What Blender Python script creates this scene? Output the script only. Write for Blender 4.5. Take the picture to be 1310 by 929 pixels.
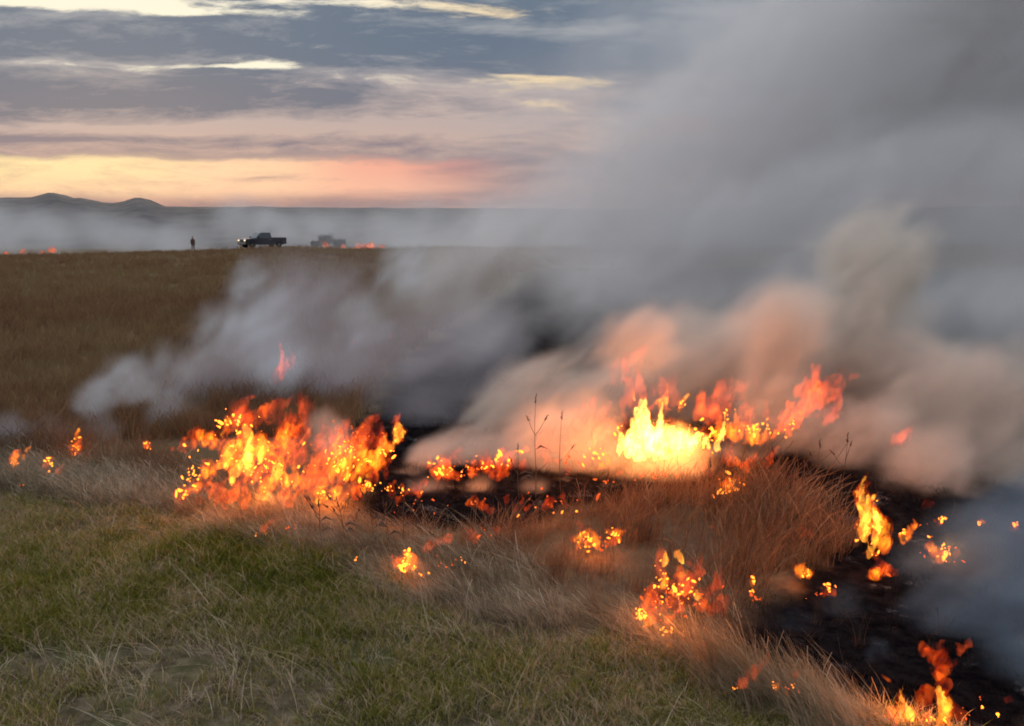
import bpy, bmesh, math, random
import numpy as np
from mathutils import Vector, Matrix

# ------------------------------------------------------------------ scene, camera, exposure
scene = bpy.context.scene
for o in list(bpy.data.objects):
    bpy.data.objects.remove(o, do_unlink=True)
col = scene.collection
R = math.radians
random.seed(7)
PW, PH, FPX = 1310.0, 929.0, 1134.0      # photograph size and focal length in its pixels
HORIZON = 297.0
PITCH = math.atan((PH / 2 - HORIZON) / FPX)
EYE = Vector((0.0, 0.0, 1.6))

cam_d = bpy.data.cameras.new('camera')
cam = bpy.data.objects.new('camera', cam_d)
col.objects.link(cam)
cam.location = EYE
cam.rotation_euler = (R(90) - PITCH, 0, 0)
cam_d.sensor_width = 36.0
cam_d.lens = 36.0 * FPX / PW
cam_d.clip_start = 0.05
cam_d.clip_end = 20000
scene.camera = cam

ROT = cam.rotation_euler.to_matrix()


def ray(px, py):
    return (ROT @ Vector(((px - PW / 2) / FPX, (PH / 2 - py) / FPX, -1.0))).normalized()


vs = scene.view_settings
scene.display_settings.display_device = 'sRGB'
vs.view_transform = 'Standard'
vs.look = 'None'
vs.exposure = 0.0
vs.gamma = 1.0
vs.use_curve_mapping = False

cy = scene.cycles
cy.use_denoising = True
cy.max_bounces = 6
cy.diffuse_bounces = 2
cy.glossy_bounces = 1
cy.transmission_bounces = 2
cy.volume_bounces = 2
cy.transparent_max_bounces = 128
cy.volume_step_rate = 2.2
cy.volume_max_steps = 256
cy.use_adaptive_sampling = True
cy.adaptive_threshold = 0.05
cy.time_limit = 900.0
cy.sample_clamp_indirect = 4.0
cy.caustics_reflective = False
cy.caustics_refractive = False
cy.filter_width = 1.9


def lin(r, g, b):
    f = lambda c: (c / 255 / 12.92) if c / 255 <= 0.04045 else ((c / 255 + 0.055) / 1.055) ** 2.4
    return (f(r), f(g), f(b), 1.0)


# ------------------------------------------------------------------ node expressions
class X:
    """a float socket in a node tree, with arithmetic"""
    def __init__(self, nt, s):
        self.nt, self.s = nt, s

    def m(self, op, *args, clamp=False):
        n = self.nt.nodes.new('ShaderNodeMath')
        n.operation = op
        n.use_clamp = clamp
        for i, a in enumerate((self,) + args):
            if isinstance(a, X):
                self.nt.links.new(a.s, n.inputs[i])
            else:
                n.inputs[i].default_value = float(a)
        return X(self.nt, n.outputs[0])

    def __add__(s, o): return s.m('ADD', o)
    __radd__ = __add__
    def __sub__(s, o): return s.m('SUBTRACT', o)
    def __rsub__(s, o): return s.m('MULTIPLY', -1.0).m('ADD', o)
    def __mul__(s, o): return s.m('MULTIPLY', o)
    __rmul__ = __mul__
    def __truediv__(s, o): return s.m('DIVIDE', o)
    def max(s, o): return s.m('MAXIMUM', o)
    def min(s, o): return s.m('MINIMUM', o)
    def pow(s, o): return s.m('POWER', o)
    def clamp(s): return s.m('ADD', 0.0, clamp=True)

    def step(s, a, b):           # smoothstep a..b
        n = s.nt.nodes.new('ShaderNodeMapRange')
        n.interpolation_type = 'SMOOTHSTEP'
        s.nt.links.new(s.s, n.inputs[0])
        if a <= b:
            n.inputs[1].default_value, n.inputs[2].default_value, n.inputs[3].default_value, n.inputs[4].default_value = a, b, 0, 1
        else:
            n.inputs[1].default_value, n.inputs[2].default_value, n.inputs[3].default_value, n.inputs[4].default_value = b, a, 1, 0
        return X(s.nt, n.outputs[0])


def comb(nt, x, y, z):
    n = nt.nodes.new('ShaderNodeCombineXYZ')
    for i, a in enumerate((x, y, z)):
        if isinstance(a, X):
            nt.links.new(a.s, n.inputs[i])
        else:
            n.inputs[i].default_value = a
    return n.outputs[0]


def sep(nt, s):
    n = nt.nodes.new('ShaderNodeSeparateXYZ')
    nt.links.new(s, n.inputs[0])
    return [X(nt, n.outputs[i]) for i in range(3)]


def noise(nt, vec, scale=1.0, detail=4.0, rough=0.55, dist=0.0):
    n = nt.nodes.new('ShaderNodeTexNoise')
    n.inputs['Scale'].default_value = scale
    n.inputs['Detail'].default_value = detail
    n.inputs['Roughness'].default_value = rough
    n.inputs['Distortion'].default_value = dist
    if vec is not None:
        nt.links.new(vec, n.inputs['Vector'])
    return X(nt, n.outputs[0])


def mixc(nt, f, a, b):
    n = nt.nodes.new('ShaderNodeMix')
    n.data_type = 'RGBA'
    if isinstance(f, X):
        nt.links.new(f.s, n.inputs[0])
    else:
        n.inputs[0].default_value = f
    for i, c in ((6, a), (7, b)):
        if isinstance(c, (tuple, list)):
            n.inputs[i].default_value = (tuple(c) + (1.0,))[:4]
        else:
            nt.links.new(c, n.inputs[i])
    return n.outputs[2]


def ramp(nt, f, stops, interp='EASE'):
    n = nt.nodes.new('ShaderNodeValToRGB')
    cr = n.color_ramp
    cr.interpolation = interp
    while len(cr.elements) < len(stops):
        cr.elements.new(0.5)
    for e, (p, c) in zip(cr.elements, stops):
        e.position = p
        e.color = (tuple(c) + (1.0,))[:4]
    nt.links.new(f.s, n.inputs[0])
    return n.outputs[0]


# ------------------------------------------------------------------ sky at dusk
SUN_EL, SUN_AZ = R(7.0), R(-24.0)       # azimuth measured from the view axis (+Y), left negative
world = bpy.data.worlds.new('World')
scene.world = world
world.use_nodes = True
nt = world.node_tree
nt.nodes.clear()
out = nt.nodes.new('ShaderNodeOutputWorld')
tc = nt.nodes.new('ShaderNodeTexCoord')
dx, dy, dz = sep(nt, tc.outputs['Generated'])
el = dz.max(-1.0).min(1.0).m('ARCSINE') * 57.2958
yy_ = dy.m('ABSOLUTE').max(0.25)
u = dx / yy_ * 1134.0                    # the cloud sheet lies in level belts running across the view
s_ = dz / yy_ * 1134.0
sky = nt.nodes.new('ShaderNodeTexSky')
sky.sky_type = 'NISHITA'
sky.sun_disc = False
sky.sun_elevation = SUN_EL
sky.sun_rotation = SUN_AZ
sky.air_density = 1.2
sky.dust_density = 2.0
bg1 = nt.nodes.new('ShaderNodeBackground')
nt.links.new(sky.outputs[0], bg1.inputs[0])
bg1.inputs[1].default_value = 0.12

wv = comb(nt, u * (1 / 300.0), s_ * (1 / 70.0), 3.1)
w1 = noise(nt, wv, 1.0, 3.0, 0.5) - 0.5
w2 = noise(nt, comb(nt, u * (1 / 300.0), s_ * (1 / 70.0), 9.7), 1.0, 3.0, 0.5) - 0.5
uu = u + w1 * 160.0
ss = s_ + w2 * 34.0
n_band = noise(nt, comb(nt, uu * (1 / 300.0), ss * (1 / 36.0), 1.0), 1.0, 6.0, 0.6)
n_fine = noise(nt, comb(nt, uu * (1 / 85.0), ss * (1 / 17.0), 5.0), 1.0, 6.0, 0.66)
n_big = noise(nt, comb(nt, u * (1 / 700.0), s_ * (1 / 110.0), 8.0), 1.0, 3.0, 0.5)


def gauss(px, py, wu, ws, tilt=0.0):
    d = ray(px, py)
    a = (uu - d.x / d.y * 1134) * (1.0 / wu)
    b = (ss - d.z / d.y * 1134 - (u - d.x / d.y * 1134) * tilt) * (1.0 / ws)
    return (a * a + b * b).m('MULTIPLY', -1.0).m('EXPONENT')


# dark cloud colour by elevation, then lit folds, then bright gaps
k = (s_ * (1 / 900.0)).clamp()
dark = ramp(nt, k, [(0.0, lin(150, 128, 130)), (0.06, lin(160, 134, 136)), (0.115, lin(132, 124, 138)), (0.17, lin(112, 118, 134)),
                    (0.26, lin(103, 118, 137)), (0.42, lin(116, 130, 146)), (1.0, lin(160, 168, 180))])
light = ramp(nt, k, [(0.0, lin(205, 150, 135)), (0.1, lin(205, 174, 160)), (0.16, lin(190, 172, 168)), (0.26, lin(168, 170, 174)),
                     (0.4, lin(180, 185, 190)), (1.0, lin(215, 218, 222))])
# belts of lighter cloud between the darker ones seen in the photograph
belt = gauss(150, 165, 330, 10) * 0.75 + gauss(420, 160, 260, 12, 0.03) * 0.6 + gauss(250, 192, 300, 6) * 0.35 + gauss(60, 80, 140, 6) * 0.55 + gauss(430, 95, 160, 12, -0.05) * 0.35 \
    + gauss(620, 130, 170, 24, -0.08) * 0.75 + gauss(740, 110, 160, 22) * 0.45 + gauss(700, 35, 240, 8, -0.03) * 0.4 + gauss(560, 175, 300, 12) * 0.4 + gauss(800, 170, 300, 30) * 0.4 + gauss(40, 20, 130, 10) * .6
darkbelt = gauss(160, 120, 420, 20) + gauss(200, 48, 420, 20, -0.02) + gauss(350, 183, 420, 8) * 0.5 + gauss(560, 62, 330, 18) * 0.8 + gauss(800, 70, 280, 18) * 0.6
fold = ((n_band - 0.5) * 1.7 + (n_fine - 0.5) * 2.3 + 0.17 + belt - darkbelt * 0.30).clamp()
c1 = mixc(nt, fold, dark, light)
# gaps: creamy light high up, the yellow and pink strip of sunset low down
gap_hi = gauss(130, 6, 180, 13, -0.03) * 1.3 + gauss(20, -6, 150, 12) + gauss(260, 18, 120, 5, -0.02) * .8 + gauss(520, 7, 150, 10, -0.03) * 1.2 + gauss(325, 86, 50, 8.5) * 1.35 + gauss(250, 84, 60, 3.5) * 0.8 + gauss(400, 124, 80, 4) * .5 \
    + gauss(700, 103, 85, 8.5, -0.03) * 1.1 + gauss(640, 98, 40, 4) * 0.5 + gauss(670, 130, 80, 11, -.05) * 0.65 + (n_fine - 0.5) * 2.7 + (n_band - 0.5) * 0.8 + gauss(480, 104, 160, 10) * .35 + gauss(120, 84, 160, 7) * .4 + gauss(760, 150, 110, 12) * .3 + gauss(590, 150, 120, 8) * .25
gh = gap_hi.step(0.4, 1.3)
warm_hi = mixc(nt, u.step(-260, 60), lin(255, 247, 222), lin(250, 222, 176))
c2 = mixc(nt, gh, c1, warm_hi)
edge_top = ss + (n_band - 0.5) * 40.0 + (n_fine - 0.5) * 26.0
low = edge_top.step(98, 84) * s_.step(34, 56) * (u.step(30, -150)) * u.step(-1700, -900)
low = (low - gauss(335, 229, 28, 2.2) * 0.5).max(0.0)
lowcol = ramp(nt, (u * (1 / 800.0) + 1.0).clamp(), [(0.0, lin(255, 228, 165)), (0.35, lin(255, 226, 172)), (0.6, lin(255, 212, 172)), (0.78, lin(244, 176, 154)), (1.0, lin(225, 140, 128))])
lowcol2 = mixc(nt, s_.step(48, 85), mixc(nt, 0.5, lowcol, lin(250, 198, 168)), lowcol)
low_f = low * ((n_fine - 0.5) * 1.6 + (n_band - 0.5) * 0.8 + 0.95).clamp()
c3 = mixc(nt, low_f, c2, lowcol2)
c4 = mixc(nt, (gauss(884, 155, 40, 14) * 1.1).clamp() * 0.9, c3, lin(225, 140, 125))
bg2 = nt.nodes.new('ShaderNodeBackground')
nt.links.new(c4, bg2.inputs[0])
lift = el.step(16, 50) * 2.4 + 1.0          # the overcast brightens towards the zenith
nt.links.new(lift.s, bg2.inputs[1])
mx = nt.nodes.new('ShaderNodeMixShader')
cover = (1.0 - gauss(1060, 30, 130, 30) * 0.3).clamp() * 0.985
nt.links.new(cover.s, mx.inputs[0])
nt.links.new(bg1.outputs[0], mx.inputs[1])
nt.links.new(bg2.outputs[0], mx.inputs[2])
nt.links.new(mx.outputs[0], out.inputs[0])
world.cycles.sampling_method = 'MANUAL'
world.cycles.sample_map_resolution = 512

sun_d = bpy.data.lights.new('sun', 'SUN')
sun_d.energy = 0.8
sun_d.angle = R(12)
sun_d.color = (1.0, 0.74, 0.5)
sun = bpy.data.objects.new('sun', sun_d)
col.objects.link(sun)
sv = Vector((math.sin(SUN_AZ) * math.cos(SUN_EL), math.cos(SUN_AZ) * math.cos(SUN_EL), math.sin(SUN_EL)))
sun.rotation_euler = sv.to_track_quat('Z', 'Y').to_euler()
sun.location = (0, 0, 30)

# ------------------------------------------------------------------ placing helpers
def sm(a, b, v):
    t = np.clip((np.asarray(v, float) - a) / (b - a), 0, 1)
    return t * t * (3 - 2 * t)


def H(x, y):
    """height of the land"""
    x = np.asarray(x, float)
    y = np.asarray(y, float)
    h = 0.02 * np.sin(x * 1.9 + 0.7 * y) + 0.018 * np.sin(1.3 * y - 0.8 * x + 1.0)
    h = h * sm(2.0, 4.0, y)
    h = h - 0.1 * sm(0.9, 2.4, x) * sm(2, 4, y) * sm(14, 8, y)
    h = h - 0.34 * sm(20, 100, y) - 1.05 * sm(-26, -60, x) * sm(30, 100, y)
    h = h - 30.0 * sm(122, 420, y) - 0.10 * np.maximum(0, np.minimum(y - 122, 80))
    h = h + 0.05 * np.sin(x * 0.35 + y * 0.1) * sm(15, 40, y)
    return h


def ground(px, py):
    """the point of the land seen at a pixel of the photograph"""
    d = ray(px, py)
    t = 0.5
    p = EYE.copy()
    while t < 400:
        p = EYE + d * t
        if p.z <= float(H(p.x, p.y)):
            break
        t += 0.02 if t < 15 else 0.2
    return Vector((p.x, p.y, float(H(p.x, p.y))))


def at(px, py, Y):
    d = ray(px, py)
    return EYE + d * (Y / d.y)


def tag(o, label=None, cat=None, group=None, kind=None):
    if label: o['label'] = label
    if cat: o['category'] = cat
    if group: o['group'] = group
    if kind: o['kind'] = kind
    return o


def empty(name, loc=(0, 0, 0), rz=0.0):
    o = bpy.data.objects.new(name, None)
    o.empty_display_size = 0.1
    col.objects.link(o)
    o.location = loc
    o.rotation_euler = (0, 0, rz)
    return o


def mesh_obj(name, verts, faces, mat=None, parent=None, smooth=False, loc=None):
    me = bpy.data.meshes.new(name)
    if isinstance(verts, np.ndarray):
        verts = verts.tolist()
    if isinstance(faces, np.ndarray):
        faces = faces.tolist()
    me.from_pydata(verts, [], faces)
    if smooth:
        me.polygons.foreach_set('use_smooth', [True] * len(me.polygons))
    o = bpy.data.objects.new(name, me)
    col.objects.link(o)
    if mat: me.materials.append(mat)
    if parent is not None: o.parent = parent
    if loc is not None: o.location = loc
    return o


def bm_obj(name, bm, mat=None, parent=None, smooth=False, loc=None):
    me = bpy.data.meshes.new(name)
    bm.to_mesh(me)
    bm.free()
    if smooth:
        me.polygons.foreach_set('use_smooth', [True] * len(me.polygons))
    o = bpy.data.objects.new(name, me)
    col.objects.link(o)
    if mat: me.materials.append(mat)
    if parent is not None: o.parent = parent
    if loc is not None: o.location = loc
    return o


def material(name):
    m = bpy.data.materials.new(name)
    m.use_nodes = True
    t = m.node_tree
    t.nodes.clear()
    o = t.nodes.new('ShaderNodeOutputMaterial')
    return m, t, o


def principled(t, o, color=None, rough=0.8, spec=0.2, metal=0.0):
    b = t.nodes.new('ShaderNodeBsdfPrincipled')
    b.inputs['Roughness'].default_value = rough
    b.inputs['Specular IOR Level'].default_value = spec
    b.inputs['Metallic'].default_value = metal
    if color is not None:
        if isinstance(color, (tuple, list)):
            b.inputs['Base Color'].default_value = (tuple(color) + (1.0,))[:4]
        else:
            t.links.new(color, b.inputs['Base Color'])
    t.links.new(b.outputs[0], o.inputs[0])
    return b


def wpos(t):
    g = t.nodes.new('ShaderNodeNewGeometry')
    return g.outputs['Position']


def flat_mat(name, c, rough=0.7, spec=0.3, metal=0.0, var=0.25, scale=6.0):
    m, t, o = material(name)
    n = noise(t, wpos(t), scale, 4, 0.6)
    c0 = tuple(v * (1 - var) for v in c[:3])
    c1 = tuple(min(1, v * (1 + var)) for v in c[:3])
    principled(t, o, mixc(t, n.step(0.3, 0.7), c0, c1), rough, spec, metal)
    return m


# numpy value noise, periodic lattice
_rng = np.random.default_rng(3)
_LAT = _rng.random((64, 64, 64)).astype(np.float32)


def vnoise(x, y, z):
    xi, yi, zi = np.floor(x).astype(int), np.floor(y).astype(int), np.floor(z).astype(int)
    fx, fy, fz = x - xi, y - yi, z - zi
    fx, fy, fz = (f * f * (3 - 2 * f) for f in (fx, fy, fz))
    x0, y0, z0 = xi & 63, yi & 63, zi & 63
    x1, y1, z1 = (x0 + 1) & 63, (y0 + 1) & 63, (z0 + 1) & 63
    L = _LAT
    a = L[x0, y0, z0] * (1 - fx) + L[x1, y0, z0] * fx
    b = L[x0, y1, z0] * (1 - fx) + L[x1, y1, z0] * fx
    c = L[x0, y0, z1] * (1 - fx) + L[x1, y0, z1] * fx
    d = L[x0, y1, z1] * (1 - fx) + L[x1, y1, z1] * fx
    return (a * (1 - fy) + b * fy) * (1 - fz) + (c * (1 - fy) + d * fy) * fz


def fbm(x, y, z, octv=3, gain=0.5):
    s, a, n = 0, 1.0, 0
    for i in range(octv):
        s = s + a * vnoise(x + 7.3 * i, y + 3.1 * i, z + 11.7 * i)
        n += a
        a *= gain
        x, y, z = x * 2.03, y * 2.03, z * 2.03
    return s / n


def inside(poly, x, y):
    """points in polygon, numpy"""
    x = np.asarray(x); y = np.asarray(y)
    r = np.zeros(x.shape, bool)
    n = len(poly)
    for i in range(n):
        x1, y1 = poly[i]; x2, y2 = poly[(i + 1) % n]
        if y1 == y2: continue
        c = ((y1 > y) != (y2 > y)) & (x < (x2 - x1) * (y - y1) / (y2 - y1) + x1)
        r ^= c
    return r


def edge_dist(poly, x, y):
    """signed distance to a polygon, positive inside"""
    x = np.asarray(x, float); y = np.asarray(y, float)
    d = np.full(x.shape, 1e9)
    n = len(poly)
    for i in range(n):
        x1, y1 = poly[i]; x2, y2 = poly[(i + 1) % n]
        vx, vy = x2 - x1, y2 - y1
        l = vx * vx + vy * vy + 1e-12
        t = np.clip(((x - x1) * vx + (y - y1) * vy) / l, 0, 1)
        d = np.minimum(d, np.hypot(x - x1 - t * vx, y - y1 - t * vy))
    return np.where(inside(poly, x, y), d, -d)


def gpoly(pts):
    return [tuple(ground(*p)[:2]) for p in pts]


LAWN_EDGE = [(-60, 618), (0, 624), (110, 645), (220, 668), (330, 705), (420, 735), (520, 772), (640, 802), (760, 815), (850, 845),
             (940, 893), (1010, 918), (1100, 945)]
LAWN = gpoly(LAWN_EDGE) + [(2.2, 2.2), (2.2, 0.3), (-8, 0.3), (-14, 4.0)]
BURNT = gpoly([(440, 665), (560, 692), (690, 680), (760, 655), (900, 645), (1010, 700), (960, 760), (890, 800), (885, 842), (950, 868), (1050, 910),
               (1140, 960), (1400, 1000), (1500, 800), (1500, 345), (680, 345), (600, 400), (500, 470), (440, 560), (430, 620)])
TALL = gpoly([(-80, 545), (0, 550), (120, 570), (230, 600), (330, 640), (450, 668), (560, 694), (690, 682), (760, 657), (900, 630), (1010, 640), (1090, 690), (1010, 735),
              (930, 790), (890, 805), (885, 845), (950, 872), (1050, 912), (1140, 965), (1100, 985)][:-1] + [(1085, 950), (1010, 922), (940, 897), (850, 850), (760, 820), (640, 806),
              (520, 776), (420, 740), (330, 710), (220, 672), (110, 650), (0, 628), (-80, 620)])

# ------------------------------------------------------------------ the land
def build_land():
    th = np.concatenate([np.linspace(-180, -42, 46)[:-1], np.linspace(-42, 42, 420), np.linspace(42, 180, 46)[1:]])
    r = np.concatenate([np.linspace(0.2, 2.0, 12)[:-1], np.geomspace(2.0, 14, 190)[:-1], np.geomspace(14, 135, 150)[:-1], np.geomspace(135, 9000, 50)])
    T, Rr = np.meshgrid(np.radians(th), r, indexing='ij')
    Xg, Yg = np.sin(T) * Rr, np.cos(T) * Rr
    Z = H(Xg, Yg)
    bump = (fbm(Xg * 5, Yg * 5, Xg * 0, 3) - 0.5) * 0.05 * sm(30, 8, Rr) + (fbm(Xg * 0.8, Yg * 0.8, Xg * 0 + 4, 3) - 0.5) * 0.22 * sm(14, 30, Rr)
    Z = Z + bump * sm(1.0, 3.0, Rr)
    n, m = Xg.shape
    verts = np.stack([Xg, Yg, Z], -1).reshape(-1, 3)
    idx = np.arange(n * m).reshape(n, m)
    q = np.stack([idx[:-1, :-1], idx[:-1, 1:], idx[1:, 1:], idx[1:, :-1]], -1).reshape(-1, 4)[:, ::-1]
    me = bpy.data.meshes.new('ground')
    me.vertices.add(len(verts)); me.vertices.foreach_set('co', verts.astype(np.float32).ravel())
    me.loops.add(q.size); me.loops.foreach_set('vertex_index', q.ravel())
    me.polygons.add(len(q)); me.polygons.foreach_set('loop_start', np.arange(len(q)) * 4)
    me.update(); me.validate()
    me.polygons.foreach_set('use_smooth', np.ones(len(q), bool))
    fx, fy = verts[:, 0], verts[:, 1]
    near = (fy > -2) & (fy < 40) & (abs(fx) < 40)
    lawn = np.zeros(len(verts), np.float32); burn = np.zeros(len(verts), np.float32)
    wob = (fbm(fx[near] * 3, fy[near] * 3, fx[near] * 0, 3) - 0.5) * 0.5
    lawn[near] = sm(-0.15, 0.25, edge_dist(LAWN, fx[near], fy[near]) + wob)
    bw = np.clip(fy[near] / 6, 1, 8)
    burn[near] = sm(-0.05, 0.2, (edge_dist(BURNT, fx[near], fy[near]) + wob * 0.7 * bw) / bw)
    lawn[fy < -1.9] = 1
    for nm, a in (('lawn', lawn), ('burnt', burn)):
        at_ = me.attributes.new(nm, 'FLOAT', 'POINT'); at_.data.foreach_set('value', a)
    o = bpy.data.objects.new('ground', me); col.objects.link(o)
    m, t, mo = material('ground')
    P = wpos(t)
    x, y, z = sep(t, P)

    def attr(nm):
        a = t.nodes.new('ShaderNodeAttribute'); a.attribute_name = nm
        return X(t, a.outputs['Fac'])
    n1 = noise(t, P, 1.6, 5, 0.6); n2 = noise(t, P, 14, 5, 0.65); n3 = noise(t, P, 60, 3, 0.6)
    strip = noise(t, comb(t, x * 0.02, y * 0.16, 2.0), 1.0, 4, 0.6)
    fld = mixc(t, strip.step(0.36, 0.64), (0.075, 0.046, 0.028), (0.085, 0.058, 0.028))
    fld = mixc(t, (n2 * 0.5 + n1 * 0.5).step(0.35, 0.68), fld, (0.11, 0.078, 0.044))
    dry = y.step(14, 26) * y.step(52, 34) * noise(t, comb(t, x * 0.03, y * 0.1, 7.0), 1.0, 3, 0.5).step(0.35, 0.6)
    fld = mixc(t, dry * 0.65, fld, (0.085, 0.08, 0.028))
    thatch = mixc(t, n2.step(0.35, 0.7), (0.045, 0.034, 0.02), (0.12, 0.092, 0.06))
    grn = mixc(t, n1.step(0.42, 0.62) * 0.6, thatch, (0.05, 0.065, 0.02))
    c = mixc(t, attr('lawn'), fld, grn)
    ash = noise(t, P, 5.0, 5, 0.65).step(0.56, 0.74) * n3.step(0.35, 0.65)
    black = mixc(t, ash * 0.5, mixc(t, n2.step(0.35, 0.65), (0.002, 0.0018, 0.0022), (0.008, 0.0065, 0.007)), (0.17, 0.165, 0.165))
    c = mixc(t, attr('burnt'), c, black)
    b = principled(t, mo, c, 0.95, 0.0)
    bp = t.nodes.new('ShaderNodeBump'); bp.inputs['Strength'].default_value = 0.6; bp.inputs['Distance'].default_value = 0.03
    t.links.new((n2 * 0.6 + n3 * 0.4).s, bp.inputs['Height']); t.links.new(bp.outputs[0], b.inputs['Normal'])
    me.materials.append(m)
    tag(o, 'grassland ground, mown in front, burnt black behind the fire line', None, None, 'structure')
    return o


build_land()


def build_hills():
    prof = [(-700, 262), (-300, 258), (-60, 254), (10, 253), (42, 252), (65, 246), (88, 253.5), (105, 253), (125, 258), (145, 259.5), (158, 257.5), (176, 252), (192, 259), (205, 263.5), (260, 264.5),
            (340, 264.5), (430, 266), (560, 266), (800, 268), (1100, 266), (1500, 262), (2200, 265)]
    pxs = np.linspace(-700, 2200, 420)
    pys = np.interp(pxs, [p[0] for p in prof], [p[1] for p in prof]) + (fbm(pxs / 30, pxs * 0, pxs * 0, 3) - 0.5) * 1.6
    Yc = 3200.0
    top = np.array([at(float(a), float(b), Yc) for a, b in zip(pxs, pys)])
    rows = []
    for t_ in np.linspace(0, 1, 15):
        yy = Yc - 1100 * (1 - t_)
        prof_z = -45 + (top[:, 2] + 45) * (sm(0, 1, t_) * 0.75 + 0.25 * t_)
        gul = (fbm(top[:, 0] / 160, top[:, 0] * 0 + t_ * 3, top[:, 0] * 0, 3) - 0.5) * 40 * t_ * (1 - t_) * 3
        rows.append(np.stack([top[:, 0] * yy / Yc, np.full(len(pxs), yy) + gul * 2, prof_z + gul], -1))
    for t_ in np.linspace(0.1, 1, 5):
        rows.append(np.stack([top[:, 0], np.full(len(pxs), Yc + 900 * t_), top[:, 2] - (top[:, 2] + 45) * sm(0, 1, t_)], -1))
    V = np.concatenate(rows); n = len(pxs)
    F = [(i * n + j, i * n + j + 1, (i + 1) * n + j + 1, (i + 1) * n + j) for i in range(len(rows) - 1) for j in range(n - 1)]
    m, t, mo = material('far_hills')
    nn = noise(t, wpos(t), 0.012, 5, 0.6)
    principled(t, mo, mixc(t, nn.step(0.35, 0.65), (0.075, 0.068, 0.066), (0.12, 0.105, 0.095)), 0.95, 0.05)
    o = mesh_obj('hills', V, F, m, smooth=True)
    tag(o, 'low dark hills with two rounded summits along the horizon', None, None, 'structure')


build_hills()


# ------------------------------------------------------------------ grass
def grass_mat(name, stops, scale, transl=0.35, fine=30.0):
    m, t, mo = material(name)
    P = wpos(t)
    a = t.nodes.new('ShaderNodeAttribute'); a.attribute_name = 'tint'
    tint = X(t, a.outputs['Fac'])
    n = noise(t, P, scale, 3, 0.6) * 0.45 + noise(t, P, scale * 4.3, 3, 0.6) * 0.35 + noise(t, P, fine, 2, 0.5) * 0.2
    f = ((n - 0.5) * 2.4 + (noise(t, P, scale * 0.42, 2, 0.5) - 0.5) * 0.9 + 0.5 + (tint - 0.5) * 0.7).clamp()
    c = ramp(t, f, stops, 'LINEAR')
    d = t.nodes.new('ShaderNodeBsdfDiffuse'); tr = t.nodes.new('ShaderNodeBsdfTranslucent')
    t.links.new(c, d.inputs[0]); t.links.new(c, tr.inputs[0])
    mx_ = t.nodes.new('ShaderNodeMixShader'); mx_.inputs[0].default_value = transl
    t.links.new(d.outputs[0], mx_.inputs[1]); t.links.new(tr.outputs[0], mx_.inputs[2])
    t.links.new(mx_.outputs[0], mo.inputs[0])
    return m


def tuft(rng, n, rad, h0, h1, w, bend, lean=0.0, heads=0.0, seg=3):
    V, F, tint = [], [], []
    for i in range(n):
        a = rng.uniform(0, 2 * math.pi); rr = rad * math.sqrt(rng.uniform(0, 1))
        bx, by = rr * math.cos(a), rr * math.sin(a)
        h = rng.uniform(h0, h1); da = rng.uniform(0, 2 * math.pi); b = h * bend * rng.uniform(0.3, 1.2)
        lx = h * lean * rng.uniform(0.5, 1.4)
        wa = rng.uniform(0, math.pi); wx, wy = math.cos(wa) * w / 2, math.sin(wa) * w / 2
        tv = rng.uniform(0, 1); s0 = len(V)
        hd = rng.uniform(0, 1) < heads
        for k in range(seg + 1):
            q = k / seg
            cx = bx + math.cos(da) * b * q * q + lx * q ** 1.5
            cyy = by + math.sin(da) * b * q * q
            cz = h * q * (1 - 0.32 * (bend * 0.4 + abs(lean)) * q)
            ww = (1 - q * 0.85) if not hd else (0.6 if q < 0.7 else 1.9 - q)
            if k == seg and not hd:
                V.append((cx, cyy, cz)); tint.append(tv)
            else:
                V += [(cx - wx * ww, cyy - wy * ww, cz), (cx + wx * ww, cyy + wy * ww, cz)]; tint += [tv, tv]
        for k in range(seg - (0 if hd else 1)):
            q0 = s0 + 2 * k
            F.append((q0, q0 + 1, q0 + 3, q0 + 2))
        if not hd:
            q0 = s0 + 2 * (seg - 1)
            F.append((q0, q0 + 1, q0 + 2))
    me = bpy.data.meshes.new('tuft')
    me.from_pydata(V, [], F)
    at_ = me.attributes.new('tint', 'FLOAT', 'POINT'); at_.data.foreach_set('value', tint)
    return bpy.data.objects.new('tuft', me)


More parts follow.
